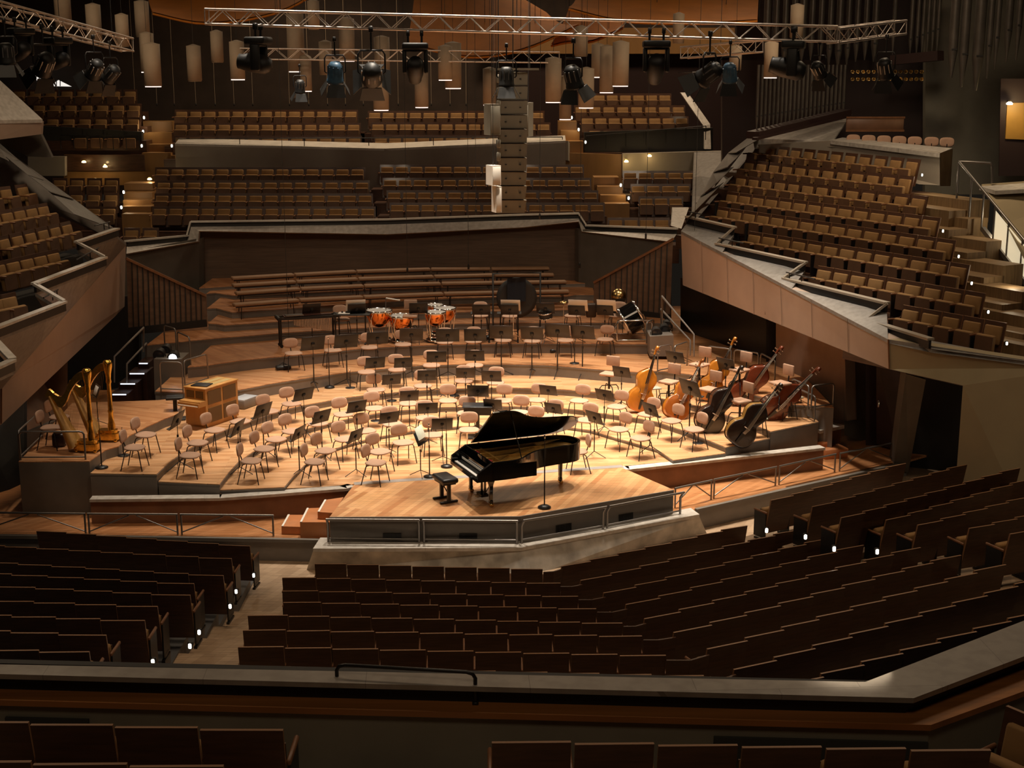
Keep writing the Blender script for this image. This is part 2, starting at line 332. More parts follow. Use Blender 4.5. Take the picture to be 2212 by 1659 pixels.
# ---------------------------------------------------------------- rear stage wall, flanks, parapet
RW = 46.8
def wallq(nm, pts, th, m): return struct(nm, MB().slab(pts, th), m)
def QQ(l): return [Q(*a) for a in l]
wallq('wall_stage_rear', QQ([(426,490,46.2),(835,497,RW+.3),(1252,470,46.6),(1258,640,46.6),(835,640,RW+.3),(424,660,46.2)]), (0,.3,0), M['walnut'])
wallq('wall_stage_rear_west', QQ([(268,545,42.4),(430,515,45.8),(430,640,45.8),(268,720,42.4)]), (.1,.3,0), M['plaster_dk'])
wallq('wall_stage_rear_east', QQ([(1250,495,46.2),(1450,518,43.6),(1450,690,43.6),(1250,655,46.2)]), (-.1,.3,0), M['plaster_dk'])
par = [((273,521),(273,548),42.2),((404,509),(428,521),45.6),((412,479),(430,499),45.6),((835,474),(835,506),46.6),((1130,464),(1130,491),46.4),((1250,461),(1250,478),46.0),((1267,487),(1257,500),46.0),((1462,494),(1450,522),43.4)]
mb = MB(); tr = MB(); dk = MB()
for (a0, a1, ya), (b0, b1, yb) in zip(par, par[1:]):
    A, B = Q(*a0, ya+.35), Q(*b0, yb+.35); A1, B1 = Q(*a1, ya), Q(*b1, yb)
    mb.slab([A1, B1, B - Vector((0,0,.17)), A - Vector((0,0,.17))], (0,.18,-.05))
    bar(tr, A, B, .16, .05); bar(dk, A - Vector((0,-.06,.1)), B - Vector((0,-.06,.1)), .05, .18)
struct('wall_parapet_rear', mb, M['slab']); struct('trim_parapet_rail', tr, mat('pale_stone_rail', (.58,.54,.48), .5, 0, .1, 4)); struct('trim_parapet_gap', dk, M['nearblack'])  # charcoal bars stand in for the dark gap under the rail
# slatted fences beside the choir
def fence(nm, tl, tr_, br, bl, n, label):
    r = thing('slatted_screen', label, 'screen', (0,0,0), 0, 'slatted wood screens')
    c = MB().slab([tl, tr_, br, bl], (0,.08,0)); part('panel', c, M['fence'], r)
    bar_ = MB(); bar(bar_, tl + Vector((0,-.03,.03)), tr_ + Vector((0,-.03,.03)), .1, .07); part('handrail', bar_, M['seatwood2'], r)
    for i in range(1, n):
        t = i/n; a = tl.lerp(tr_, t); b = bl.lerp(br, t); g = MB(); bar(g, a + Vector((0,-.012,-.02)), b + Vector((0,-.012,.03)), .035, .03); part('groove_batten', g, M['nearblack'], r)
    f = MB(); bar(f, bl + Vector((0,-.03,.12)), br + Vector((0,-.03,.12)), .06, .2); part('plinth', f, M['black'], r)
fence('w', Q(273,560,39.6), Q(445,640,40.4), Q(447,706,40.4), Q(278,724,39.6), 15, 'slatted wood screen sloping down toward the choir benches, behind the stair lights')
fence('e', Q(1283,612,43.4), Q(1454,518,42.2), Q(1447,694,42.2), Q(1283,674,43.4), 14, 'slatted wood screen rising toward the big balcony, behind the tilted bass drum')
# ---------------------------------------------------------------- big balcony on the east side (stage left)
A, B = Q(1471,499,40.4), Q(1918,733,29.3); D, C = Q(1475,616,40.4), Q(1920,797,29.3)
zB = B.z; E1 = P(2330,795,zB); C1 = Vector((E1.x, E1.y, C.z))
wallq('wall_balcony_east', [A, B, C, D], (.3,.15,0), M['plaster'])
K = P(2080,832.5,C.z); K1 = P(2330,884,C.z)
mb = MB(); bar(mb, Q(1918.5,733,29.27), Q(1920.5,797,29.27), .025, .025); struct('trim_corner_line', mb, M['seatwood2'])
mb = MB()
for t in (.13,.28,.42,.56,.70,.85): bar(mb, A.lerp(B,t) + Vector((-.02,-.012,0)), D.lerp(C,t) + Vector((-.02,-.012,0)), .012, .012)
struct('trim_panel_joints', mb, mat('joint_line', (.33,.245,.19), .8))
zr = [4.45, 4.0, 3.6, 3.2]
za = [[(1485,468),(1586,491)], [(1549,526),(1740,567)], [(1694,601),(1917,655)], [(1873,691),(2011,733)]]
rails = [[P(x, y, zr[i]) for x, y in s] for i, s in enumerate(za)]
e = [A.lerp(B, (x-1471)/(1918-1471)) for x in (1560,1700)]
# perspective: find points of AB under given pixels
def on_line(A, B, px):
    lo, hi = 0, 1
    for _ in range(40):
        m = (lo+hi)/2; p = A.lerp(B, m); d = p - EYE; x = CX + F*d.x/(d.y*math.cos(PITCH)-d.z*math.sin(PITCH))
        if x < px: lo = m
        else: hi = m
    return A.lerp(B, lo)
e1, e2 = on_line(A, B, 1560), on_line(A, B, 1710)
dn = Vector((0,0,-.2)); mb = MB()
r_ = [[p + dn for p in s] for s in rails]
for poly in ([A, e1, r_[0][1], r_[0][0]], [e1, r_[1][0], r_[0][1]], [e1, e2, r_[1][1], r_[1][0]], [e2, r_[2][0], r_[1][1]], [e2, B, r_[2][1], r_[2][0]], [B, r_[3][0], r_[2][1]], [B, E1, P(2330,760,3.2)+dn, r_[3][1], r_[3][0]]):
    mb.slab(poly, (0,0,-.08))
struct('floor_balcony_deck_east', mb, M['slab_dk'])
mb = MB(); dk = MB(); ret = MB()
for s in rails:
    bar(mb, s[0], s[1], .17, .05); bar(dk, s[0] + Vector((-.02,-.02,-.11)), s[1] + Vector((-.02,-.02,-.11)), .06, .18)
for i in range(3):
    bar(mb, rails[i][1], rails[i+1][0] + Vector((0,0,.02)), .17, .05); bar(ret, rails[i][1] + Vector((.25,-.1,-.12)), rails[i+1][0] + Vector((.25,-.1,-.12)), .3, .06)
struct('trim_zigzag_rail_east', mb, mat('zigzag_rail_stone', (.34,.29,.23), .6)); struct('trim_zigzag_fascia_east', dk, M['black']);  # black fascia below the stone-topped zigzag rails
# flank of the seating block: stepped marble strip climbing to the organ
fl_l = [(1476,497),(1518,428),(1546,372),(1588,322),(1628,286)]
teeth = [(1486,470),(1514,468),(1536,420),(1562,393),(1556,420),(1585,356),(1560,392),(1604,326),(1588,355),(1625,297)]
mb = MB()
for (a, b, c, d) in (((1478,494),(1513,424),(1564,393),(1487,470)), ((1513,424),(1541,371),(1585,360),(1550,393)), ((1541,371),(1573,330),(1604,328),(1572,360)), ((1573,330),(1628,288),(1645,297),(1592,328))):
    mb.slab(QQ([(*a,41.9+(490-a[1])*.032),(*b,42.2+(490-b[1])*.032),(*c,40+(490-c[1])*.032),(*d,39.7+(490-d[1])*.032)]), (0,.06,-.03))
struct('trim_flank_steps_east', mb, M['slab_dk'])
wallq('wall_flank_east', QQ([(1478,490,43.6),(1632,292,50),(1650,300,49.6),(1500,480,43)]), (.02,.3,-.1), M['grey'])
# marble slab and ledge under the organ, wall behind
wallq('wall_organ_plinth', QQ([(1626,300,46.8),(1800,242,48.5),(1838,248,48.6),(1798,306,44.6),(1630,322,46.6)]), (.1,.25,0), M['slab'])
wallq('wall_top_ledge', QQ([(1640,312,46.4),(1796,304,43.6),(2030,329,38.9),(2030,400,38.9),(1985,398,39.6),(1796,345,43.6),(1640,330,46.4)]), (.2,.3,0), M['cream_wall'])
mb = MB().slab([Q(1794,303,43.6), Q(2030,331,38.8), Q(2057,320,39.5), Q(1820,297,44.4)], (0,0,-.12)); struct('trim_top_ledge', mb, M['slab'])
wallq('wall_ledge_return', QQ([(2031,331,38.8),(2057,322,39.5),(2052,402,39.5),(2031,402,38.8)]), (.05,.1,0), M['steps'])
wallq('wall_organ_recess', QQ([(1560,130,52),(2010,130,50),(2010,320,50),(1560,420,52)]), (0,.3,0), M['maroon'])
wallq('wall_organ_east', QQ([(2000,-60,48.8),(2400,-60,47.2),(2400,420,47.2),(1998,420,48.8)]), (0,.3,0), M['olive'])
wallq('wall_organ_upper', QQ([(1590,-80,53),(2400,-80,49),(2400,150,49),(1590,140,53)]), (0,.3,0), M['maroon'])
# lower walls below the balcony
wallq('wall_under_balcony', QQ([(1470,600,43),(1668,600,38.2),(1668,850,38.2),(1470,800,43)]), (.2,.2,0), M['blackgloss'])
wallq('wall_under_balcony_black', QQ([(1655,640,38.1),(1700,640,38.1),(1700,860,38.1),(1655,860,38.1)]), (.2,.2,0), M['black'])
wallq('wall_stage_east', QQ([(1676,660,37.6),(1823,700,33.9),(1829,910,33.9),(1676,872,37.6)]), (.3,.2,0), M['plaster_brown'])
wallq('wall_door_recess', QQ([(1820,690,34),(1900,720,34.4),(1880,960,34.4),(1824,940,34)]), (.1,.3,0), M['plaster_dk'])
wallq('wall_door_back', QQ([(1870,720,33.8),(1990,760,33.8),(1960,985,33.8),(1870,965,33.8)]), (.1,.2,0), M['maroon'])
d1 = struct('door_1', MB().slab(QQ([(1893,770,33.6),(1960,790,33.2),(1940,975,33.2),(1893,958,33.6)]), (.02,.06,0)), mat('dark_red_door', (.045,.02,.014), .5, 0, .2, 3))
h = MB(); h.rbox((0,0,0), (.05,.05,.18), .015); o = link('door_handle', h.mesh('door_handle', M['chrome']), d1); o.location = Q(1898,872,33.4)
# leaning pier and black opening
pier = QQ([(1957,808,30.6),(2000,820,30.4),(1962,1022,32.2),(1930,1010,32.2)])
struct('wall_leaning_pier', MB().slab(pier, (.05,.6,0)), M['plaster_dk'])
wallq('wall_opening_dark', QQ([(1950,800,33.2),(2120,830,32.4),(2110,1050,32.4),(1930,1030,33.2)]), (0,.1,0), mat('dark_opening', (.014,.010,.008), .7))
w0, w1 = P(2080,832.5,C.z), P(2330,884,C.z)
wallq('wall_east_lower', [B, E1, Vector((w1.x,w1.y,-1.4)), Vector((w0.x,w0.y,-1.4)), w0, C], (.15,.3,0), M['plaster_olive']); print('EASTWALL', w0, w1)
mb = MB(); a = P(2079,985,-.55); b = P(2260,985,-.55)
struct('floor_east_landing', MB().prism([(8.0,29.0),(12.5,25.0),(16,27),(12,34),(9,33)], -1.2, -.9), M['parquet'])
# ---------------------------------------------------------------- big balcony on the west side
A2, B2 = Q(272,524,40.4), Q(3,832,28.6); D2, C2 = Q(269,662,40.4), Q(3,917,28.6)
mid = Q(250,682,39.6)
wallq('wall_balcony_west', [A2, B2, C2, mid, D2], (-.3,.15,0), M['plaster'])
F2 = Q(-120,880,27.4); G2 = Q(-120,985,27.4)
wallq('wall_balcony_west_front', [B2, F2, G2, C2], (-.15,.3,0), M['plaster'])
mb = MB(); bar(mb, Q(3.4,834,28.56), Q(3,915,28.56), .03, .03); struct('trim_corner_line_west', mb, M['seatwood2'])
zl = [4.45, 4.05, 3.65, 3.25]
zw = [[(253,494),(166,523)], [(226,556),(74,613)], [(138,652),(-30,716)], [(27,778),(-60,818)]]
rl = [[P(x, y, zl[i]) for x, y in s] for i, s in enumerate(zw)]
t = lambda px: on_line(B2, A2, px)
f1, f2, f3 = t(222), t(120), t(30)
r2 = [[p + dn for p in s] for s in rl]; mb = MB()
for poly in ([A2, r2[0][0], r2[0][1], f1], [f1, r2[0][1], r2[1][0]], [f1, r2[1][0], r2[1][1], f2], [f2, r2[1][1], r2[2][0]], [f2, r2[2][0], r2[2][1], f3], [f3, r2[2][1], r2[3][0]], [f3, r2[3][0], r2[3][1], F2, B2]):
    mb.slab(poly, (0,0,-.08))
struct('floor_balcony_deck_west', mb, M['slab_dk'])
mb = MB(); dk = MB(); ret = MB()
for s in rl:
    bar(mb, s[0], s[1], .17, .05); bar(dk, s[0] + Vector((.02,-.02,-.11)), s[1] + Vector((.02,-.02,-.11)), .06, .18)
for i in range(3):
    bar(mb, rl[i][1], rl[i+1][0] + Vector((0,0,.02)), .17, .05); bar(ret, rl[i][1] + Vector((-.25,-.1,-.12)), rl[i+1][0] + Vector((-.25,-.1,-.12)), .3, .06)
struct('trim_zigzag_rail_west', mb, M['slab']); struct('trim_zigzag_fascia_west', dk, M['black']);  # the dark bars are the black fascia, as on the east side
# stepped marble strip climbing along the west block, and the small balcony above it
mb = MB()
for (a, b, c, d) in (((-20,292),(40,345),(16,346),(-20,330)), ((40,345),(94,388),(58,376),(12,338)), ((94,388),(160,430),(108,414),(56,374)), ((160,430),(240,492),(160,462),(104,412))):
    mb.slab(QQ([(*a,42.4),(*b,42.1),(*c,40.2),(*d,40.5)]), (0,.06,-.03))
struct('trim_flank_steps_west', mb, M['slab_dk'])
wallq('wall_flank_west', QQ([(-20,300,43.4),(248,494,43),(248,520,43),(150,470,42.6),(-20,400,42.6)]), (0,.3,-.1), M['grey'])
wallq('trim_upper_balcony_deck', QQ([(-20,155,43),(92,258,43),(-20,260,41)]), (0,0,-.1), M['slab'])
wallq('wall_upper_balcony', QQ([(-20,262,41),(90,262,43),(88,290,43),(60,294,42.6),(-20,304,41)]), (0,.2,0), M['plaster'])
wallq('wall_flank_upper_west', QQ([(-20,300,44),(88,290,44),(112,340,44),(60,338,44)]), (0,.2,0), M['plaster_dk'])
# dark recess under the west balcony, with the rose wall behind the harps
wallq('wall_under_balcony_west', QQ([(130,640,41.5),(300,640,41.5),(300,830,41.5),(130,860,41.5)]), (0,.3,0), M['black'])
wallq('wall_behind_harps', QQ([(50,760,36.4),(146,700,36.4),(146,905,36),(50,990,32.5)]), (-.2,.2,0), M['red_panel'])
wallq('wall_behind_harps_base', QQ([(52,938,31.8),(128,905,35.2),(128,922,35.2),(52,992,31.8)]), (-.1,.1,0), M['grey'])
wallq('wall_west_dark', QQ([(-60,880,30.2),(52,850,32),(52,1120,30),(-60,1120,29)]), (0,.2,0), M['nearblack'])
# ---------------------------------------------------------------- rear blocks: white parapet, walls, back of the hall
wp = [(378,310,55),(830,321,55.2),(1222,304,55)]; wb = [(378,352,55),(830,358,55.2),(1222,346,55)]
mb = MB(); tr = MB()
for i in range(2):
    a, b = Q(*wp[i]), Q(*wp[i+1]); c, d = Q(*wb[i+1]), Q(*wb[i])
    mb.slab([a, b, c - Vector((0,0,.8)), d - Vector((0,0,.8))], (0,.2,0))
    tr.slab([a, b, b + Vector((0,.8,.17)), a + Vector((0,.8,.17))], (0,0,-.08))
mb.slab([Q(1222,304,55.6), Q(1226,310,57), Q(1226,350,57), Q(1222,346,55.6)], (.1,0,0))
struct('wall_parapet_upper', mb, M['cream_wall']); struct('trim_parapet_upper', tr, mat('white_marble', (.60,.56,.50), .4, 0, .12, 3))
wallq('wall_wing_west', QQ([(60,338,56.2),(140,338,56.2),(140,380,56.2),(60,380,56.2)]), (0,.3,0), M['cream_wall'])
wallq('wall_wing_west_wood', QQ([(138,334,56.6),(378,336,56.6),(378,400,56.6),(138,400,56.6)]), (0,.3,0), M['ochre_wall'])
wallq('wall_wing_west_dark', QQ([(90,272,56.9),(306,285,56.9),(306,334,56.9),(90,334,56.9)]), (0,.3,0), M['nearblack'])
wallq('wall_wing_east_wood', QQ([(1222,330,56.6),(1345,334,56.6),(1345,420,56.6),(1222,400,56.6)]), (0,.3,0), M['ochre_wall'])
wallq('wall_wing_east', QQ([(1345,332,56.3),(1570,326,56.3),(1530,420,56.3),(1345,380,56.3)]), (0,.3,0), M['cream_wall'])
wallq('wall_wing_east_dark', QQ([(1262,286,56.9),(1540,276,56.9),(1540,326,56.9),(1262,330,56.9)]), (0,.3,0), M['nearblack'])
mb = MB(); mb.slab(QQ([(1470,200,58),(1486,200,58),(1534,268,57),(1536,322,56.6),(1522,322,56.6),(1520,272,57)]), (0,.3,0)); struct('trim_wing_stone_east', mb, M['slab'])
wallq('wall_wing_stone_east_low', QQ([(1500,330,56),(1580,326,55),(1530,430,50),(1495,470,49)]), (0,.2,0), M['slab_dk'])
wallq('wall_wing_stone_block', QQ([(1453,449,46.4),(1488,449,46.4),(1472,494,44),(1450,488,44.2)]), (0,.2,0), M['slab'])
wallq('wall_back', QQ([(-500,-300,63),(1700,-300,63),(1700,420,63),(-500,420,63)]), (0,.3,0), M['backwall'])
wallq('wall_back_maroon', QQ([(1120,110,62.5),(1640,110,62.5),(1640,330,62.5),(1120,330,62.5)]), (0,.2,0), M['maroon'])
wallq('wall_back_band', QQ([(1040,60,62),(1640,60,62),(1640,116,62),(1040,116,62)]), (0,.2,0), M['ochre_wall'])
struct('ceiling', MB().box((0,30,17.6), (90,90,.3)), M['backwall'])
struct('wall_west', MB().box((-27,30,8), (.3,90,22)), M['backwall'])
struct('wall_east', MB().box((27,30,8), (.3,90,22)), M['backwall'])
struct('wall_south', MB().box((0,-9,8), (60,.3,22)), M['backwall'])
# tall cord lines on the back wall
mb = MB()
for x in (1425,1432,1437): pass
# ---------------------------------------------------------------- nearest parapet
zL = 3.95
b0 = [P(x, y, zL) for x, y in [(-120,1430),(0,1435),(1869,1473),(2330,1295)]]; f0 = [P(x, y, zL) for x, y in [(-120,1453),(0,1456),(1974,1508),(2330,1373)]]
mb = MB(); wd = MB(); dk = MB(); wl = MB()
def offs(i, d):                        # the line a little nearer to the viewer
    return [p + Vector((0,-d,0)) if j < 2 else p + Vector((d*.3,-d*1.05,0)) for j, p in enumerate(f0)]
o1 = [p + Vector((0,.02,-.10)) for p in f0]
w_b = [P(x, y, 3.78) for x, y in [(-120,1480),(0,1483),(1990,1534),(2330,1400)]]; w_f = [P(x, y, 3.78) for x, y in [(-120,1509),(0,1512),(2011,1566),(2330,1450)]]
for i in range(3):
    mb.slab([f0[i], f0[i+1], b0[i+1], b0[i]], (0,.004,-.045))
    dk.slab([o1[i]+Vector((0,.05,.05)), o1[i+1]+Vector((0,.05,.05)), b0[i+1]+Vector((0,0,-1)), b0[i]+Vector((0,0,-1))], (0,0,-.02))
    wd.slab([w_f[i], w_f[i+1], w_b[i+1]+Vector((0,.2,0)), w_b[i]+Vector((0,.2,0))], (0,0,-.05))
    a, b = w_f[i] + Vector((0,.05,-.05)), w_f[i+1] + Vector((0,.05,-.05))
    wl.slab([a, b, Vector((b.x,b.y,2.6)), Vector((a.x,a.y,2.6))], (0,.1,0))
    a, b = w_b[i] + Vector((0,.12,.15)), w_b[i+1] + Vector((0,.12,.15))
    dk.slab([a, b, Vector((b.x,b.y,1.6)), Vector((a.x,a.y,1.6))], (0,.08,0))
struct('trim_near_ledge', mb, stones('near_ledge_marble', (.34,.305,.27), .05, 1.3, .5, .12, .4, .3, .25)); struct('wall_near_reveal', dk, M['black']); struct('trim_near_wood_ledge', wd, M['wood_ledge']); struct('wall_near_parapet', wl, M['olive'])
mb = MB()
for (x0, y0, x1, y1) in ((1535,1567,1990,1580), (20,1538,200,1541)):
    q = [P(x0,y0,3.62), P(x1,y1,3.62)]; q = [Vector((p.x, w_f[1].y + (w_f[2].y-w_f[1].y)*(p.x-w_f[1].x)/(w_f[2].x-w_f[1].x)+.04, 3.62)) for p in q]
    mb.slab([q[0], q[1], q[1]-Vector((0,0,.6)), q[0]-Vector((0,0,.6))], (0,-.03,0))
struct('trim_near_panel', mb, mat('olive_panel', (.05,.052,.045), .7))
struct('floor_near_block', MB().box((0,7.2,3.15), (14,4.6,.3)), M['parquet'])
# ================================================================ theatre seats
PW = .60
def seat_meshes():
    b = MB(); w = PW*.955/2                       # leaning wooden back, a tapered board
    b.hexa([(-w,-.165,.16),(w,-.165,.16),(w,-.135,.16),(-w,-.135,.16),(-w,-.315,.90),(w,-.315,.90),(w,-.285,.90),(-w,-.285,.90)])
    c = MB(); Mx = Matrix.Rotation(math.radians(11.5), 4, 'X')
    c.rbox((0,-.085,.645), (.46,.08,.40), .03, 2, Mx)
    s = MB(); s.rbox((0,.06,.44), (.475,.12,.40), .035, 2, Matrix.Rotation(math.radians(6), 4, 'X'))
    a = MB(); x = PW/2
    a.rbox((x,-.02,.60), (.036,.40,.045), .012, 1)
    p = MB(); p.box((x,-.02,.32), (.024,.34,.52)); p.box((x,-.05,.05), (.03,.2,.1)); p.box((x,-.05,.02), (.05,.34,.035))
    u = MB(); u.box((0,.122,.43), (.475,.014,.35), Matrix.Rotation(math.radians(6), 4, 'X'))
    return [('backrest', b, 'seatwood'), ('back_cushion', c, 'ochre'), ('seat_cushion', s, 'ochre'), ('seat_underside', u, 'seatunder'), ('armrest', a, 'seatwood2'), ('pedestal', p, 'steel_bk')]
SM = [(n, mb.mesh(n, M[m]), mb, m) for n, mb, m in seat_meshes()]
bm_ = SM[0][1]; bm_.materials.append(M['seatedge'])
for f_ in bm_.polygons:                         # veneered edges, coloured lighter than the faces to look lit from above
    if abs(f_.normal.y) < .5 and f_.normal.z > -.5: f_.material_index = 1
xa_ = MB(); xa_.rbox((-PW/2,-.02,.60), (.036,.40,.045), .014, 1); XARM = xa_.mesh('armrest', M['seatwood2'])
xp_ = MB(); xp_.box((-PW/2,-.02,.32), (.024,.34,.52)); xp_.box((-PW/2,-.05,.02), (.05,.34,.035)); XPED = xp_.mesh('pedestal', M['steel_bk'])
SEAT0 = None
def put_seat(loc, rz, label, group):
    global SEAT0
    if SEAT0 is None:
        SEAT0 = thing('theatre_seat', label, 'theatre seat', loc, rz, group)
        for n, me, mb, m in SM: part(n, me, None, SEAT0)
        KIDS[SEAT0.name] = list(SEAT0.children)
        return SEAT0
    return dup(SEAT0, loc, rz, label, group)
STUFF = {m: MB() for m in ('seatwood','ochre','seatunder','seatwood2')}
def stuff_seat(loc, rz, t):
    Mx = T(loc) @ rotz(rz)
    for n, me, mb, m in SM:
        if n == 'pedestal': continue
        k = STUFF['seatwood2' if n == 'armrest' else m]; b = len(k.v)
        k.v += [tuple(Mx @ Vector(v)) for v in mb.v]; k.f += [tuple(b+i for i in f) for f in mb.f]; k.sm += mb.sm
def row_places(a, b, z, n, flip=False, h=.90):
    """n places whose backs' top edges run from pixel a to pixel b at height z"""
    p, q = P(*a, z), P(*b, z)
    if flip: p, q = q, p
    d = q - p; ang = math.atan2(d.y, d.x); out = []
    for i in range(n):
        c = p + d * ((i+.5)/n) + Vector((math.sin(ang)*-.30, math.cos(ang)*.30, 0))
        out.append(((c.x, c.y, z-h), ang, d.length/n))
    return out
zs = [-.12,.18,.47,.75,1.02,1.29,1.56,1.82,2.08]
CLr = [((676,1217),(1171,1230),7),((605.5,1247),(1209.6,1260.5),8),((606,1275.5),(1247.5,1289),8),((607.4,1300),(1286.7,1316),8),((530.5,1328),(1343,1347),9),((519.6,1360),(1385.5,1375),9),((508.8,1396),(1437,1417),9),((406,1437),(1519,1461),10)]
CRr = [((1218,1224),(1616,1133),7),((1260,1254.7),(1730,1141.8),8),((1310,1282),(1799,1159.5),8),((1358.5,1307),(1867,1174.7),8),((1399,1338),(1990,1179.7),9),((1462.7,1367.8),(2077,1196),9),((1535.7,1403.5),(2173.5,1216),9),((1594,1448),(2264,1243),9),((1692,1484),(2258,1316),7)]
Rr = [((1671,1081),(1957,999),7),((1760.4,1095),(2088.7,1001.8),8),((1823,1119),(2203,1008.9),9),((1920,1124),(2228,1033),7),((1988.7,1135),(2225,1071),5),((2100,1142),(2247,1107),3),((2188.7,1154.4),(2240,1141),1)]
Rz = [.36,.9,1.14,1.04,1.28,1.5,1.72]
Lr = [((76,1145.6),(536.7,1180.5),7),((-61,1176),(497,1207.6),8),((-37,1213.5),(479,1244.6),7),((-56,1237),(415.4,1262),6),((-10,1266),(407,1287),5),((-19.6,1297),(336.4,1311.5),4),((-74.7,1327),(308.5,1342),4),((-84.7,1360),(224.6,1374),3),((-30,1403),(188,1410),2)]
Lz = [.05,.3,.55,.8,1.05,1.3,1.58,1.85,2.1]
def row_seats(rows, zz, lab, grp, frm, flip=False, h=.90):
    tw = D_(frm)
    for k, (a, b, n) in enumerate(rows):
        pl = row_places(a, b, zz[k], n, flip, h)
        for i, (loc, ang, w) in enumerate(pl):
            o = put_seat(loc, ang + tw, lab(k, i, n), grp); o.scale = (w/PW, 1, 1)
            if i == 0: part('armrest', XARM, None, o); part('pedestal', XPED, None, o)
D_ = math.radians
row_seats(CLr, zs, lambda k, i, n: 'dark walnut seat, %s from the pale aisle, straight central row %s from the stage' % (ORD[i+1], ORD[k+1]), 'walnut seats of the central stalls', 4.5)
row_seats(CRr, zs, lambda k, i, n: 'dark walnut seat, %s from the bend, slanting stalls row %s from the stage' % (ORD[i+1], ORD[k+1]), 'walnut seats of the slanting stalls rows', -8)
row_seats(Rr, Rz, lambda k, i, n: 'walnut seat near the far pier, %s from the lit aisle end, row %s' % (ORD[i+1], ORD[k+1]), 'walnut seats of the stalls wing by the dark opening', -8)
row_seats(Lr, Lz, lambda k, i, n: 'dark walnut seat below the harps, %s in from the parquet aisle, row %s' % (ORD[n-i], ORD[k+1]), 'walnut seats of the stalls wing below the harps', 6)
Fr = [((-122,1557),(609,1579),4),((-143,1643),(480,1657),3),((1053,1601),(2140,1622),6)]
fz = [4.18,4.42,4.0]
fl_ = ['near walnut seat under the wooden ledge, %s from the gap between the seat groups', 'nearest walnut seat of all, only its top edge showing, %s from the armrest end', 'near walnut seat under the long wooden ledge, %s from the gap beside the armrest']
row_seats(Fr, fz, lambda k, i, n: fl_[k] % ORD[(n-i) if k < 2 else i+1], 'walnut seats nearest the viewer', 3.5)
o = put_seat((P(2188,1668,3.78).x, P(2188,1668,3.78).y, 3.2), 2.2, 'seat turned sideways at the very end of the nearest row, cushion showing', None)
# big east block facing the stage: lower five rows are single seats, the rest one mass
RB = [((1630,314),(1993,348),12),((1609,348),(1978,385),12),((1591,381),(2007.7,428),13),((1571,416),(2033.5,474),14),((1551,449),(2067,523),15),((1618,502),(2097,576),13),((1767,577),(2130.5,638),9),((1950.7,662),(2176,702),5)]
rbz = [6.22,5.8,5.38,4.97,4.58,4.2,3.83,3.45]
for k, (a, b, n) in enumerate(RB):
    for i, (loc, ang, w) in enumerate(row_places(a, b, rbz[k], n, True, .86)):
        if k >= 3:
            o = put_seat(loc, ang, 'ochre balcony seat above the zigzag ledge, %s from the lit steps, %s row up' % (ORD[i+1], ORD[8-k]), 'ochre seats of the big balcony'); o.scale = (w/PW, 1, 1)
        else: stuff_seat(loc, ang, w)
LB = [((-50,414),(62,399),3,5.45),((-32,464),(101,441),5,5.05),((-13,517),(152,480),6,4.62),((-25,573),(124,541),5,4.25),((-35,648),(28,635),2,3.85)]
for a, b, n, z in LB:
    for loc, ang, w in row_places(a, b, z, n, True, .86): stuff_seat(loc, ang, w)
REAR = [((335,361),(789,366),14,54.2),((821,364),(1261,352),14,54.2),((338,391),(799,393),14,53.1),((827,392),(1277,381),14,53.1),((334,420),(806,420),14,52),((835.6,420),(1292,407),14,52),((329,449),(812,448),14,51),((842,447),(1306,433),14,51),
 ((111,385),(261,389),4,54),((147,418),(260,420),3,53),((187,448),(253,449),2,52),((265,494),(346,495),2,49),((1345,373),(1505,369),5,54),((1362,400),(1492,399),4,53),((1380,427),(1475,426),3,52),((1313,472),(1446,473),4,49),
 ((25,191),(299,200),8,59.5),((68,223),(308,229),7,58.5),((97,254),(306,257),6,57.5),((160,285),(301,287),4,57.1),
 ((377,232),(774,246),13,58.5),((795,246),(1176,237),13,58.5),((376,261),(780,274),13,57.5),((802,272),(1189,261),13,57.5),((375,291),(782,300),13,56.6),((808,299),(1204,289),13,56.6),
 ((1280,205),(1450,203),6,60.4),((1240,229),(1480,230),8,59.4),((1254,256),(1487,251),8,58.4),((1270,283),(1509,278),8,57.4)]
tread = MB()
for a, b, n, Y in REAR:
    p = Q(*a, Y); q = Q(*b, Y); z = (p.z+q.z)/2
    q = Vector((q.x, Y, z)); p = Vector((p.x, Y, z))
    for i in range(n):
        c = q.lerp(p, (i+.5)/n); stuff_seat((c.x, c.y-.3, z-.86), PI, 1)
    tread.hexa([(p.x-.3,Y-.62,z-1.5),(q.x+.3,Y-.62,z-1.5),(q.x+.3,Y+.3,z-1.5),(p.x-.3,Y+.3,z-1.5),(p.x-.3,Y-.62,z-.865),(q.x+.3,Y-.62,z-.865),(q.x+.3,Y+.3,z-.865),(p.x-.3,Y+.3,z-.865)])
struct('floor_rear_terraces', tread, M['seatwood'])
big = MB(); mats = []; idx = []
for i, (m, k) in enumerate(STUFF.items()):
    b = len(big.v); big.v += k.v; big.f += [tuple(b+j for j in f) for f in k.f]; big.sm += k.sm; idx += [i]*len(k.f); mats.append(M[m])
me = big.mesh('terrace_seating', None, False)
for m in mats: me.materials.append(m)
me.polygons.foreach_set('material_index', idx); me.update()
tag(link('terrace_seating', me), 'rows of ochre cushioned seats on the far terraces and balconies', 'seating', None, 'stuff')
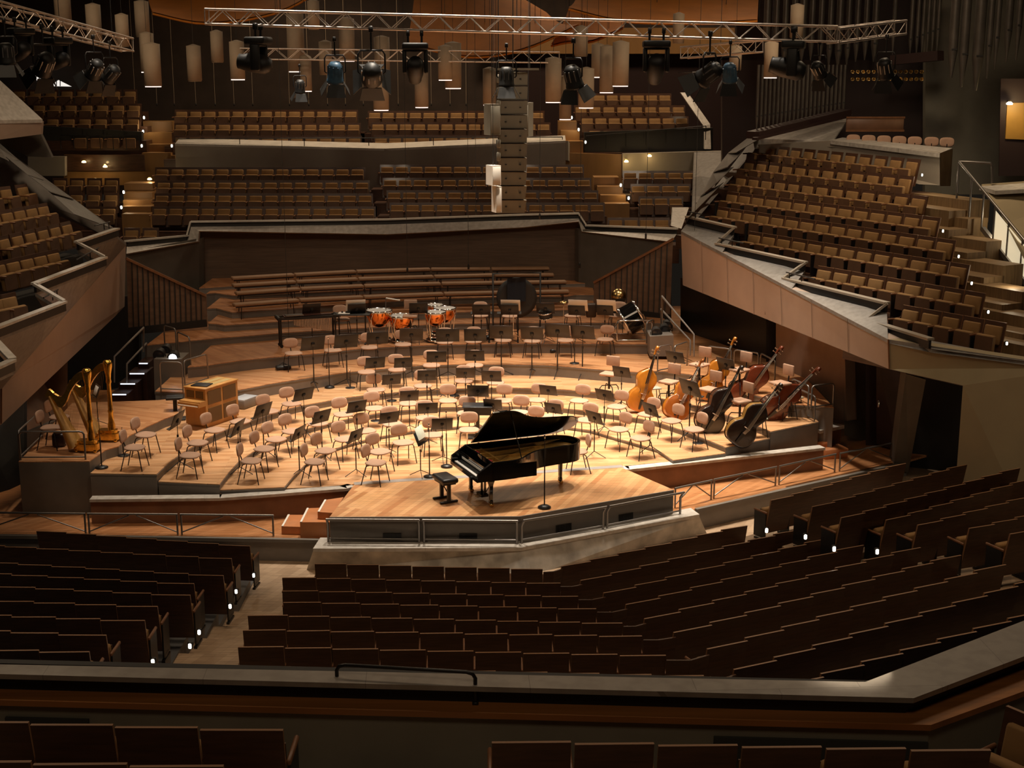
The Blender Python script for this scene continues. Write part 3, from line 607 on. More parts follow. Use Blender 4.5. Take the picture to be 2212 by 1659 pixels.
# bent corner panels of the stalls rows
crn = [((1174,1236),(1196,1235),(1216,1229)),((1211,1267.5),(1236,1267.5),(1259,1263)),((1250,1296),(1279,1296),(1309,1290)),((1290,1323),(1323,1323),(1356,1316)),((1347,1354),(1373,1353.5),(1397,1347)),((1390,1383),(1423,1383),(1461,1377)),((1440,1427),(1492,1427),(1533,1415)),((1533,1471),(1560,1471),(1591,1457))]
for k, tri in enumerate(crn):
    q = [P(x, y, zs[k]-.05) for x, y in tri]; r = thing('corner_panel', 'bent walnut panel joining straight and slanting seats in stalls row %s behind the stage' % ORD[k+1], 'corner panel', (q[1].x, q[1].y, zs[k]-.9), 0, 'bent walnut panels of the stalls rows')
    mb = MB(); o = Vector(r.location)
    for a, b in ((q[0], q[1]), (q[1], q[2])):
        n = Vector((-(b-a).y, (b-a).x, 0)).normalized()*.03; lo = Vector((0,0,-.7)); sh = n.normalized()*.12
        mb.hexa([x-o for x in (a+lo+sh, b+lo+sh, b+lo+n+sh, a+lo+n+sh, a, b, b+n, a+n)])
    part('bent_board', mb, M['seatwood'], r)
# stepped parquet under the stalls
def steps(nm, lines, zz, m, depth=3.0):
    """lines: front edges (two or three points each); each slab reaches back under the next"""
    mb = MB()
    for k, l in enumerate(lines):
        nx = lines[k+1] if k+1 < len(lines) else [p + Vector((0,-1.3,0)) for p in l]
        mb.prism([(p.x, p.y) for p in l] + [(p.x, p.y) for p in nx[::-1]], zz[k]-1.5, zz[k])
    struct(nm, mb, m)
def ext(a, b, z, xa, xb, off):         # a row line carried on past its ends, shifted toward the stage
    p, q = P(*a, z), P(*b, z); d = (q-p); d.z = 0; d.normalize(); n = Vector((-d.y, d.x, 0))
    p = p + n*off; q = q + n*off
    return p + d*((xa-p.x)/d.x), q + d*((xb-q.x)/d.x) if xb is not None else q
Lc = []
for k in range(8):
    p, q = ext(CLr[k][0], CLr[k][1], zs[k], -5.7, None, .62); r, s = ext(CRr[k][0], CRr[k][1], zs[k], 1, 9.5, .62)
    d1 = (q-p).normalized(); d2 = (s-r).normalized()
    den = d1.x*d2.y-d1.y*d2.x; t = ((r.x-p.x)*d2.y-(r.y-p.y)*d2.x)/den; c = p + d1*t
    Lc.append([Vector((p.x,p.y,0)), Vector((c.x,c.y,0)), Vector((s.x,s.y,0))])
steps('floor_stalls', [[Vector((-5.7,29,0)), Vector((.9,29.5,0)), Vector((12,33,0))]] + Lc, [ZF-.02] + [z-.9 for z in zs[:8]], M['parquet'])
Lw = [[Vector((-17,27,0)), Vector((-5.02,26,0))]]
for k in range(9):
    p, q = ext(Lr[k][0], Lr[k][1], Lz[k], -16, -5.02, .62); Lw.append([Vector((p.x,p.y,0)), Vector((q.x,q.y,0))])
steps('floor_stalls_west', Lw, [ZF] + [z-.9 for z in Lz], mat('stalls_grey_step', (.10,.10,.105), .5))
Le = []
for k in range(7):
    p, q = ext(Rr[k][0], Rr[k][1], Rz[k], 4.6+k*.45, 15, .62); Le.append([Vector((p.x,p.y,0)), Vector((q.x,q.y,0))])
steps('floor_stalls_east', Le, [z-.9 for z in Rz], M['parquet'])
# terraces under the east block, with the aisle stairs beyond the row ends
mb = MB(); st = MB()
for k, (a, b, n) in enumerate(RB):
    p, q = P(*a, rbz[k]), P(*b, rbz[k]); d = (q-p); d.z = 0; d.normalize(); nn = Vector((d.y,-d.x,0)); z = rbz[k]-.865   # nn points to the stage
    if nn.x > 0: nn = -nn
    a0 = p - d*.9 - nn*.3; b0 = q + d*.15 - nn*.3; a1 = p - d*.9 + nn*.9; b1 = q + d*.15 + nn*.9
    mb.prism([(v.x,v.y) for v in (a0,b0,b1,a1)], z-.4, z)
    for j in range(2):
        s = q + d*.15 - nn*(.3 - .62*j); zz = z - .25*j; w = 2.3
        st.prism([(v.x,v.y) for v in (s - nn*.02, s + d*w - nn*.02, s + d*w + nn*.66, s + nn*.66)], zz-.6, zz)
struct('floor_balcony_terraces_east', mb, M['seatwood']); struct('floor_aisle_stairs_east', st, M['steps'])
mb = MB()
for a, b, n, z in LB:
    p, q = P(*a, z), P(*b, z); d = (q-p); d.z = 0; d.normalize(); nn = Vector((d.y,-d.x,0))
    if nn.x < 0: nn = -nn
    a0, b0, a1, b1 = p - d*3 - nn*.3, q + d*.1 - nn*.3, p - d*3 + nn*.4, q - d*.2 + nn*.4
    mb.prism([(v.x,v.y) for v in (a0,b0,b1,a1)], z-1.25, z-.865)
struct('floor_balcony_terraces_west', mb, M['nearblack'])
# ================================================================ orchestra chairs
def shell(cx, cz, w, d, th, curve, n=10, sup=2.6):
    """a padded seat outline: superellipse with a dished top, seen as an upholstered shell"""
    mb = MB(); pts = []
    for j in range(24):
        a = 2*PI*j/24; c, s = math.cos(a), math.sin(a)
        pts.append((math.copysign(abs(c)**(2/sup), c)*w/2, math.copysign(abs(s)**(2/sup), s)*d/2))
    rings = [(0,1.0),(.55,1.0),(.9,.85),(1.0,.5),(.93,.12),(.6,0)]
    vs = []; fs = []
    for t, h in rings:
        for x, y in pts: vs.append((x*t, y*t + cx, cz + curve(x*t, y*t) + th*h))
    n = 24
    for i in range(1, len(rings)-1):
        for j in range(n): fs.append((i*n+j, i*n+(j+1)%n, (i+1)*n+(j+1)%n, (i+1)*n+j))
    fs.append(tuple(range(n, 2*n))); fs.append(tuple(range(5*n+n-1, 5*n-1, -1)))
    mb.add(vs, fs, True); return mb
def chair_parts():
    seat = shell(0, .435, .49, .43, .05, lambda x, y: -.10*x*x*0 + .16*y*y - .05*y + .10*x*x)
    bk = MB(); pts = []
    for j in range(24):
        a = 2*PI*j/24; c, s = math.cos(a), math.sin(a)
        pts.append((math.copysign(abs(c)**(2/3.2), c)*.21, math.copysign(abs(s)**(2/3.0), s)*.135))
    vs = []; fs = []
    for t, off in ((.5,.0),(.88,.0),(1,-.014),(1,-.028),(.9,-.042),(.5,-.042)):
        for x, z in pts: vs.append((x*t, -.235 - .10*z*t + off + .55*x*x*t*t, .705 + z*t))
    for i in range(5):
        for j in range(24): fs.append((i*24+j, i*24+(j+1)%24, (i+1)*24+(j+1)%24, (i+1)*24+j))
    fs.append(tuple(range(23,-1,-1))); fs.append(tuple(range(120,144)))
    bk.add(vs, fs, True)
    legs = []
    for sx, y0, y1 in ((-1,.13,.21),(1,.13,.21),(-1,-.13,-.25),(1,-.13,-.25)):
        l = MB().tube([(sx*.10,y0*.6,.425),(sx*.175,y0,.425),(sx*.195,y0+(y1-y0)*.15,.40),(sx*.235,y1,0)], .0115, 6); legs.append(l)
    sup = MB().tube([(0,-.06,.425),(0,-.17,.43),(0,-.20,.47),(0,-.262,.66)], .013, 6); sup.box((0,-.02,.425), (.17,.16,.03))
    return seat, bk, legs, sup
seat, bk, legs, sup = chair_parts()
CH = [('seat', seat.mesh('chair_seat', M['tan'])), ('backrest', bk.mesh('chair_backrest', M['tan']))] + [('leg', l.mesh('chair_leg', M['steel_bk'])) for l in legs] + [('back_support', sup.mesh('chair_back_support', M['steel_bk']))]
CHAIR0 = None
FOC = P(975, 1062, 0)
def face(x, y, tgt=None):              # heading (rz) so that local +y points to the conductor
    t = tgt or FOC; return math.atan2(-(t.x - x), t.y - y)
def place_chair(px, py, tr, label, group, rz=None):
    global CHAIR0
    z = Z[tr] if isinstance(tr, int) else tr
    p = P(px, py, z + .46); r = face(p.x, p.y) if rz is None else rz
    if CHAIR0 is None:
        CHAIR0 = thing('orchestra_chair', label, 'chair', (p.x, p.y, z), r, group)
        for n, me in CH: part(n, me, None, CHAIR0)
        return CHAIR0
    return dup(CHAIR0, (p.x, p.y, z), r, label, group)
D = math.radians
chairs = {
 0:('on the orchestra ground floor',[(680,998,0),(745,949,0),(703,974,0),(790.5,931,0),(820.7,976,0),(812,1000,0),(871,956.5,0),(934.6,940,0),(1013,929,0),(1150,915,0),(1248,976,0),(1266,908,0),(1336.5,928,0),(1383.5,947,0)]),
 1:('on the lowest curved riser',[(542.8,996,1),(571,970,1),(596.4,949.5,1),(631.6,932,1),(687,915.5,1),(742,895.5,1),(809,882.5,1),(848,916,1),(882.7,872,1),(919.6,903,1),(968,866,1),(1008,893,1),(1086,866,1),(1120,891,1),(1159,864.5,1),(1191.6,900.5,1),(1251,866,1),(1332,879,1),(1398.5,895.5,1),(1450,909.5,1),(1499,928,1)]),
 2:('on the second curved riser',[(410.4,984,2),(427,957,2),(464,929.5,2),(519,911,2),(581,889,2),(630,872.5,2),(812,842.5,2),(913.7,834,2),(1001.7,823.5,2),(1070,827,2)]),
 3:('on the third curved riser',[(291,967,3),(315,939.5,3),(792,804,3),(857.6,799,3),(932,789.5,3),(1025,789.5,3)]),
 4:('on the high wind riser',[(634,763.5,4),(719,757,4),(798,751,4),(871,744.5,4),(961,739.5,4),(1023,737.5,4),(1087,735.5,4),(1149.7,737,4),(1221,735.5,4),(1307,733.5,4)]),
 6:('among the percussion',[(738,690,6),(1037,682,6),(1102,683,6),(1237,682,6),(1333,682,6)]),
}
cnt = 0
rot_fix = {(1248,976):D(100),(1013,929):D(180),(1266,908):D(150)}
for k, (where, lst) in chairs.items():
    lst = sorted(lst)
    for i, (x, y, tr) in enumerate(lst):
        rz = rot_fix.get((x, y))
        place_chair(x, y, tr, 'beige padded chair %s, %s of %s counted from the harp side' % (where, ORD[i+1], len(lst)) , 'beige orchestra chairs', rz)
for i, (x, y, d) in enumerate(((110,924,'nearer'),(128,901,'farther'))):
    place_chair(x, y, ZH, 'beige chair at the harps, the %s one from the platform railing' % ('near' if i == 0 else 'far'), 'beige orchestra chairs', D(-95))
# swivel stools of the basses and the timpanist
SW0 = None
def swivel(px, py, z, label, rz, hgt=.62):
    global SW0
    p = P(px, py, z + hgt)
    if SW0: return dup(SW0, (p.x, p.y, z), rz, label, 'swivel chairs')
    SW0 = thing('swivel_chair', label, 'swivel chair', (p.x, p.y, z), rz, 'swivel chairs')
    s = MB(); s.rbox((0,0,.60), (.42,.40,.07), .033, 3); part('seat', s, M['tan'], SW0)
    b = MB(); b.rbox((0,-.24,.90), (.38,.05,.27), .024, 3); part('backrest', b, M['tan'], SW0)
    c = MB().tube([(0,0,.2),(0,0,.57)], .03, 8); c.lathe([(.12,.535),(.12,.57)], 10); part('column', c, M['steel_bk'], SW0)
    u = MB().tube([(0,-.05,.55),(0,-.24,.58),(0,-.275,.9)], .014, 6); part('back_support', u, M['steel_bk'], SW0)
    for j in range(4):
        a = PI/4 + j*PI/2; l = MB().tube([(math.cos(a)*.02,math.sin(a)*.02,.3),(math.cos(a)*.2,math.sin(a)*.2,.3),(math.cos(a)*.25,math.sin(a)*.25,.24),(math.cos(a)*.3,math.sin(a)*.3,0)], .013, 6); part('leg', l, M['steel_bk'], SW0)
    return SW0
for x, y, z, lab in [(1316,806,.38,'beige swivel chair beside the music stand at the bass nearest the tilted drum'),(1445,823,.38,'beige swivel chair behind the second orange bass'),(1511,786,.7,'beige swivel chair on the wooden platform behind the scroll of the second bass'),(1598,797,.7,'beige swivel chair before the steel railing and glossy black wall'),(1532,839,.38,'beige swivel chair above the dark bass with the reddish shoulder'),(1599,864,.38,'beige swivel chair tucked behind the black bass with the ochre shoulder'),(1686,826,.7,'beige swivel chair in the corner at the rose wall behind the longest bass neck')]:
    p = P(x, y, z+.62); swivel(x, y, z, lab, face(p.x, p.y))
p = P(886,681,1.2+.62); swivel(886, 681, 1.2, 'swivel chair of the timpani, its bare back shell turned to the audience', PI)
# ================================================================ music stands
def stand_parts():
    dk = MB(); dk.rbox((0,0,0), (.57,.012,.37), .005, 1); Mx = T(0,.02,1.09) @ Matrix.Rotation(D(-22), 4, 'X')
    dk.v = [tuple(Mx @ Vector(v)) for v in dk.v]
    lip = MB(); lip.box((0,-.035,-.18), (.57,.07,.012), Mx)
    pole = MB().tube([(0,.01,.16),(0,.01,.72)], .015, 8); pole.tube([(0,.01,.70),(0,.012,1.06)], .008, 6); pole.lathe([(.024,.70),(.024,.76)], 8, T(0,.01,0)); pole.rbox((0,.03,1.07), (.09,.05,.10), .015, 1, None)
    legs = []
    for j in range(3):
        a = PI/2 + j*2*PI/3; c, s = math.cos(a), math.sin(a); legs.append(MB().tube([(c*.01,.01+s*.01,.17),(c*.32,.01+s*.32,.012)], .010, 6))
    return dk, lip, pole, legs
dk, lip, pole, legs = stand_parts()
DKM = [dk.mesh('stand_desk', M['desk']), dk.mesh('stand_desk_brown', M['desk_bk'])]; LPM = lip.mesh('stand_lip', M['desk']); POM = pole.mesh('stand_pole', M['steel_bk']); SLM = [l.mesh('stand_leg', M['steel_bk']) for l in legs]
ST0 = None
def stand(dx, dy, bx, by, tr, label, page=None, rz=None, s=1.0, cat='music stand'):
    """desk centre pixel, base pixel, tier; the stand's height is what lies between"""
    global ST0
    z = Z[tr] if isinstance(tr, int) else tr
    b = P(bx, by, z); k = scale_at(b); h = (by - dy) / (k * .965)
    s = min(max(h / 1.09, .78), 1.2); dx_ = (dx - bx) / k
    r = face(b.x, b.y) if rz is None else rz
    if ST0 is None:
        ST0 = thing('music_stand', label, cat, b, r, 'orchestra music stands')
        part('desk', DKM[0], None, ST0); part('lip', LPM, None, ST0); part('pole', POM, None, ST0)
        for m in SLM: part('leg', m, None, ST0)
        o = ST0
    else: o = dup(ST0, b, r, label, 'orchestra music stands')
    o.scale = (s, s, s)
    if page:
        pm = MB(); pm.rbox((0,0,0), (.42,.008,.29), .003, 1); t = thing(page[0], page[1], page[2], b, r)
        q = part('leaf', pm, M[page[3]], t); q.matrix_local = T(0,.02-.012,1.09+.01) @ Matrix.Rotation(D(-22), 4, 'X'); t.scale = (s, s, s)
    return o
SL = [
 (387,907,387,1013,2,'music stand with a tilted tablet arm beside the celesta corner'),
 (507.6,924,517,1024,1,'music stand seen edge-on between the two westernmost chair pairs of the low riser'),
 (563,887,570,984,1,'music stand edge-on in front of the fifth chair of the second riser'),
 (653,852,658,942,1,'dark music stand at the far end of the second riser by the bare floor'),
 (687,900,696,991,0,'dark music stand leaning over the ground floor chairs nearest the celesta'),
 (640,935.6,646.7,1029,0,'slim edge-on music stand at the end of the lowest curved step'),
 (765,878.6,772,962,1,'broad black music stand in front of the reddish chair on the lowest riser'),
 (764,940.6,769,1027,0,'edge-on music stand with a black box clipped on, near the metal floor strip'),
 (836,902,841,983,0,'open music stand angled behind the front violin chairs'),
 (906,945.7,909.5,1029,0,'music stand holding a lit page nearest the piano bench',None,D(72)),
 (955,915.5,956,999,0,'black music stand beside the round-based microphone stand near the keyboard'),
 (889,855,885,931,1,'wide black music stand on the lowest riser, middle string desk'),
 (921,882,925,962,0,'black music stand with a double desk before the empty middle chair'),
 (845,820,847,896,2,'wide dark music stand on the second riser under the timpani'),
 (919,811,923,886,2,'black music stand on the second riser with a cable loop behind'),
 (1003,806,1006,881,2,'wide music stand on the second riser in line with the orange kettledrum gap'),
 (1062,813,1062,893,2,'wide double desk on the second riser behind the piano lid corner'),
 (942,771.6,944,851,3,'black music stand on the third riser, third one from the west'),
 (1024,769,1026,846,3,'framed black music stand on the third riser, easternmost'),
 (810,784,812,863,3,'black music stand on the third riser, westernmost'),
 (871,784,872,856,3,'black music stand on the third riser, second from the west'),
 (673.5,743,678.5,840,3,'tall double desk stand before the westernmost wind chair'),
 (744.5,738,750,834,3,'tall double desk stand before the second wind chair'),
 (814,731.4,817,818,3,'slanting black stand before the third wind chair'),
 (888.6,724,890,817,3,'tall stand with a wide brown desk before the fourth wind chair'),
 (968,725.6,968,818,3,'tall square black stand before the fifth wind chair'),
 (1026,725,1027,813,3,'tall stand carrying a black folder before the sixth wind chair'),
 (1083.5,719,1083,813,3,'tall brown desk stand before the seventh wind chair'),
 (1149.7,721,1149,812,3,'tall brown desk stand before the eighth wind chair'),
 (1204,714,1204,814,3,'tall brown desk stand half hiding the ninth wind chair'),
 (1258,719,1258,816,3,'tall brown desk stand between the last two wind chairs'),
 (1187,843.5,1184,916,1,'wide black stand on the lowest riser behind the raised piano lid'),
 (1194,882,1195,957,0,'double desk stand just above the piano lid edge'),
 (1308,853.5,1305,934,1,'brown desk stand beside the west-most orange bass'),
 (1288,902,1284,988,0,'open stand at the piano tail with its pale inner side showing'),
 (1407,885,1404,976,1,'open stand before the second bass, pale inner side showing'),
 (1495.5,838.6,1489,949,1,'black folding stand between the second and the dark bass'),
 (1456,772.6,1457,853,3,'black stand with crossed braces before the wooden bass platform'),
 (1566,787.7,1566,872,3,'black stand with crossed braces in the thick of the basses'),
 (1342.4,804,1342,880,2,'black stand with crossed braces over the first orange bass'),
 (1067,873.6,1065,948,0,'double desk stand behind the black conductor table'),
 (1029,845,1033,930,1,'double desk stand on the lowest riser above the conductor table'),
 (672,668.6,675,742,5,'transparent-looking brown stand behind the long mallet instrument'),
 (770,669,772,742,5,'music stand with a white score edge beside the timpani'),
 (904.5,667,905,741,5,'black curved desk between the two pairs of kettledrums'),
 (1040,670,1040,742,5,'black stand at the table of the small percussion west of the gong'),
 (1100,670,1101,742,5,'black stand with a white rim in front of the draped gong'),
 (1177,667,1178,741,5,'black winged stand over the snare drum'),
 (1245,672,1245,741,5,'black stand with a white-rimmed score at the percussion chair'),
 (1306,672,1306,741,5,'black stand with a cream score beside the tilted bass drum'),
]
for i, a in enumerate(SL):
    o = stand(*a)
for o in [c for c in bpy.data.objects if c.name.startswith('music_stand')]:
    if 'brown' in o['label'] or 'wide' in o['label'] or 'crossed' in o['label']:
        for c in o.children:
            if c.name.startswith('desk'): c.data = DKM[1]
b = P(909.5,1029,0); pm = MB(); pm.rbox((0,0,0), (.40,.01,.28), .004, 1)
t = thing('tablet', 'lit greenish page resting on the stand nearest the piano bench', 'tablet', b, D(72)); q = part('screen', pm, M['screen'], t); q.matrix_local = T(0,.006,.99) @ Matrix.Rotation(D(-22), 4, 'X')
hb = P(212,914,ZH)
def stand_page():
    o = stand(229,862,212,921,ZH, 'music stand behind the harps holding a bright page', rz=D(-60))
    pm = MB(); pm.rbox((0,0,0), (.34,.008,.27), .003, 1); t = thing('sheet_music', 'bright white and yellow page on the stand behind the harps', 'sheet music', o.location, o.rotation_euler.z)
    q = part('page', pm, M['paper'], t); q.matrix_local = T(0,.004,1.10) @ Matrix.Rotation(D(-22), 4, 'X'); t.scale = o.scale
stand_page()
for x, y, tr, w in ((768,668,5,'white open score on the stand beside the timpani'),(1101,668,5,'white open score on the stand before the gong'),(1246,670,5,'white open score on the stand at the percussion chair'),(1307,670,5,'cream open score on the stand beside the tilted bass drum')):
    b = P(x+2, 742, Z[tr]); rz = face(b.x, b.y); pm = MB(); pm.rbox((0,0,0), (.56,.006,.36), .003, 1)
    t = thing('open_score', w, 'sheet music', b, rz); q = part('page', pm, M['paper'], t); q.matrix_local = T(0,.006,1.115) @ Matrix.Rotation(D(-22), 4, 'X')
# ---------------------------------------------------------------- round-based microphone stands
MIC0 = None
def mic(bx, by, tx, ty, z, label):
    global MIC0
    b = P(bx, by, z); k = scale_at(b); h = (by - ty) / (k*.965)
    if MIC0 is None:
        MIC0 = thing('microphone_stand', label, 'microphone stand', b, 0, 'round-based microphone stands')
        part('base', MB().lathe([(.0,0),(.135,0),(.135,.025),(.06,.05),(.0,.055)], 20), M['steel_bk'], MIC0)
        p = MB().tube([(0,0,.03),(0,0,.62)], .014, 8); p.tube([(0,0,.6),(0,0,1)], .007, 6); part('pole', p, M['steel_bk'], MIC0)
        part('microphone', MB().lathe([(.0,.975),(.016,.98),(.016,1.02),(.0,1.03)], 8), M['chrome'], MIC0); o = MIC0
    else: o = dup(MIC0, b, 0, label, 'round-based microphone stands')
    o.scale = (1,1,h); return o
for a in [(712,838,709,732,Z[3],'round-based pole on the third riser below the mallet instrument'),(965,1009,965,892,0,'round-based pole between the piano keyboard and the violin stands'),(928,1031,925,918,0,'round-based pole at the metal floor strip beside the lit page'),(1176,1098,1172,944,0,'tall thin pole on the wooden platform in front of the piano'),(220,1011,215,906,Z[3],'round-based pole below the harp platform'),(1241,785,1238,736,Z[4]-.0,'short round-based pole at the edge of the high wind riser'),(1508,957,1508,925,Z[1],'short round-based pole under the easternmost beige chair'),(846,866,845,812,Z[2],'round-based pole on the second riser beside a wide desk'),(267,984,262,925,Z[3],'round-based pole behind the chair seen from behind'),(812,909,812,872,Z[1],'round base tucked under a chair of the lowest riser'),(982,855,983,812,Z[2],'round-based pole on the second riser near the black bag'),(757,838,757,800,Z[3],'round-based pole with bottles on the third riser')]: mic(*a)
# ---------------------------------------------------------------- choir benches
BN = [(7,[(503,656),(645,645.6),(784,639),(957.6,632),(1090,629),(1230,627)]),(8,[(507.6,631),(647.5,621.5),(785.4,615),(952.5,610),(1130,607.5),(1224,606)]),(9,[(501,614),(638.6,606),(772.8,600),(937,595),(1067.7,591.6),(1197.5,591)]),(10,[(499,598.7),(634.8,591),(769,584),(930,579),(1060,578),(1187,576.7)])]
for r, (tr, pts) in enumerate(BN):
    q = [P(x, y, Z[tr] + .47) for x, y in pts]
    for i, (a, b) in enumerate(zip(q, q[1:])):
        d = (b - a); d.z = 0; L_ = d.length; ang = math.atan2(d.y, d.x); c = (a+b)/2
        t = thing('choir_bench', 'padded brown bench, %s from the slatted screen by the stairs, %s choir row' % (ORD[i+1], ('lowest','second','third','highest')[r]), 'bench', (c.x, c.y, Z[tr]), ang, 'choir benches')
        s = MB(); s.rbox((0,0,.43), (L_-.03,.36,.09), .035, 3); part('seat', s, M['pinkpad'], t)
        f = MB(); f.box((0,.14,.37), (L_-.1,.03,.03)); f.box((0,-.14,.37), (L_-.1,.03,.03)); part('frame', f, M['steel_bk'], t)
        for sx in (-1, 1):
            for sy in (-1, 1): part('leg', MB().tube([(sx*(L_/2-.22),sy*.14,.37),(sx*(L_/2-.2),sy*.15,0)], .014, 6), M['steel_bk'], t)
# ================================================================ grand piano
fl1, fl2, fl3 = P(1057.6,1099,0), P(1020,1061,0), P(1249.7,1049,0)
ax = fl3 - (fl1 + fl2)/2; pa = math.atan2(ax.y, ax.x) - .05
pm_ = (fl1 + fl2)/2
pl = pm_ - Vector((math.cos(pa), math.sin(pa), 0))*.36
gp = thing('grand_piano', 'black concert grand piano with raised lid on the wooden platform', 'piano', pl, pa)
def smooth(pts, n=6):
    out = []
    for i in range(len(pts)-1):
        p0, p1, p2, p3 = (Vector(pts[max(i-1,0)]), Vector(pts[i]), Vector(pts[i+1]), Vector(pts[min(i+2,len(pts)-1)]))
        for j in range(n):
            t = j/n; out.append(((2*p1 + (p2-p0)*t + (2*p0-5*p1+4*p2-p3)*t*t + (3*p1-p0-3*p2+p3)*t**3)*.5)[:2])
    return out + [tuple(pts[-1][:2])]
curve = smooth([(.30,-.77),(.80,-.77),(1.05,-.66),(1.32,-.42),(1.62,-.25),(2.05,-.18),(2.45,-.12),(2.66,.06),(2.72,.30),(2.64,.56),(2.42,.72),(2.1,.77)], 5)
out_ = [(.30,.77)] + [] + curve[:0]
outline = curve + [(.30,.77)]
def inset(poly, d):
    n = len(poly); o = []
    for i in range(n):
        a, b, c = Vector(poly[i-1]), Vector(poly[i]), Vector(poly[(i+1) % n])
        t = ((b-a).normalized() + (c-b).normalized()); t = t.normalized() if t.length > 1e-6 else (c-b).normalized()
        o.append((b.x - t.y*d, b.y + t.x*d))
    return o
inn_ = inset(outline, .05)
rim = MB(); n = len(outline)
vs = [(*p, .62) for p in outline] + [(*p, 1.0) for p in outline] + [(*p, 1.0) for p in inn_] + [(*p, .70) for p in inn_]
for k in range(3): rim.add(vs, [(k*n+i, k*n+(i+1)%n, (k+1)*n+(i+1)%n, (k+1)*n+i) for i in range(n)], k != 1)
rim.add(vs[:n], [tuple(range(n))]); 
for sy in (-1, 1):                                    # cheeks beside the keys
    rim.hexa([(-.02,sy*.77-.03*(sy>0)*2+0,.62),(.32,sy*.77-.06*(sy>0),.62),(.32,sy*.77+.06*(sy<0),.62),(-.02,sy*.77+.06*(sy<0),.62),(.0,sy*.77-.06*(sy>0),.80),(.32,sy*.77-.06*(sy>0),1.0),(.32,sy*.77+.06*(sy<0),1.0),(.0,sy*.77+.06*(sy<0),.80)])
rim.box((.14,0,.645), (.32,1.5,.05)); rim.box((-.01,0,.66), (.03,1.42,.06)); rim.box((.33,0,.82), (.04,1.44,.34)); rim.box((.80,-.775,.78), (.96,.012,.30))
part('case', rim, M['piano'], gp)
pt = MB(); pt.prism(inset(outline, .055), .80, .84); part('soundboard', pt, mat('dark_soundboard', (.10,.055,.018), .4, 0, .2, 4), gp)
pl_ = MB(); pl_.prism(inset(outline, .12), .865, .88)
for y in (-.5,-.15,.2,.5): bar(pl_, (.42,y,.905), (1.15+.9*(y+.6),y+.12,.905), .035, .05)
pl_.box((.62,0,.90), (.04,1.3,.05)); part('iron_plate', pl_, M['plate'], gp)
sg = MB()
for i in range(44): y = -.62 + i*1.25/43; sg.tube([(.42,y,.925),(1.0+1.5*(y+.62)/1.25, y*.55+.30,.925)], .0022, 4)
part('strings', sg, M['chrome'], gp)
ft = MB()
for y, w in ((-.55,.12),(-.3,.14),(.42,.2)): ft.box((.47,y,.90), (.04,w,.03))
part('damper_felt', ft, M['felt'], gp)
wk_ = MB()
for i in range(52): wk_.box((.095,-.612+i*.0235+.012,.705), (.15,.0215,.022))
part('white_keys', wk_, M['ivory'], gp)
bk_ = MB()
for i in range(51):
    if i % 7 in (0,2,3,5,6): bk_.box((.125,-.612+(i+1)*.0235,.722), (.095,.012,.02))
part('black_keys', bk_, M['ebony'], gp)
fb = MB().box((.20,0,.80), (.02,1.40,.17)); fb.box((.195,0,.715),(.03,1.4,.02)); part('fallboard', fb, M['piano'], gp)
fbw = MB().box((.188,0,.775), (.008,1.22,.045)); part('key_reflection_strip', fbw, M['ivory'], gp)
# lid, hinged along the straight far side
lid_pts = [(max(x,.46), y) for x, y in outline if True]
th = D(37); Lm = T(0,.79,1.0) @ Matrix.Rotation(-th, 4, 'X') @ T(0,-.79,0)
lid = MB(); lid.prism(inset(lid_pts, -.012), .0, .022, Lm); part('lid', lid, M['piano'], gp)
ff = MB().prism([(.47,-.76),(.78,-.76),(.78,.77),(.47,.77)], .026, .045, Lm); part('folded_front_lid', ff, M['piano'], gp)
pe = MB(); a = Lm @ Vector((.462,-.74,.01)); b = Lm @ Vector((.462,.76,.01)); bar(pe, a, b, .012, .026); part('lid_edge', pe, M['goldwood'], gp)
ls = MB().tube([(.98,-.70,1.0), Lm @ Vector((.98,-.45,-.0))], .011, 6); part('lid_prop', ls, M['piano'], gp)
for lx, ly in ((.36,-.56),(.36,.56),(2.34,.36)):
    l = MB(); l.lathe([(.085,.62),(.085,.56),(.06,.50),(.052,.46),(.042,.16),(.05,.14),(.05,.10),(.035,.09)][::-1], 4, T(lx,ly,0) @ rotz(PI/4), False); lg = part('leg', l, M['piano'], gp)
    c = MB().rbox((lx,ly,.065), (.07,.12,.05), .01, 1); c.lathe([(.045,-.02),(.045,.02)], 14, T(lx+.02,ly,.046) @ Matrix.Rotation(PI/2, 4, 'X')); o = link('caster', c.mesh('caster', M['brass']), lg)
ly_ = MB()
for s in (-.09,.09): ly_.box((.42,s,.38), (.04,.03,.50))
ly_.box((.40,0,.12), (.16,.28,.05)); ly_.tube([(.47,0,.14),(.75,0,.6)], .01, 6); part('pedal_lyre', ly_, M['piano'], gp)
pdl = MB()
for s in (-.08,0,.08): pdl.rbox((.30,s,.095), (.14,.035,.015), .006, 1)
part('pedals', pdl, M['brass'], gp)
# bench
b = P(962,1082,0); bt = thing('piano_bench', 'black leather piano bench with two metal column feet before the keyboard', 'bench', b, pa + D(4))
s = MB(); s.rbox((0,0,.49), (.36,.60,.11), .045, 3); part('seat', s, M['leather'], bt)
for sy in (-.18,.18):
    f = MB(); f.rbox((0,sy,.03), (.40,.06,.04), .01, 1); f.box((0,sy,.24), (.07,.06,.40)); part('leg', f, M['steel_bk'], bt)
f = MB(); f.box((0,0,.42), (.28,.46,.04)); f.tube([(0,-.18,.18),(0,.18,.36)], .012, 6); part('frame', f, M['steel_bk'], bt)
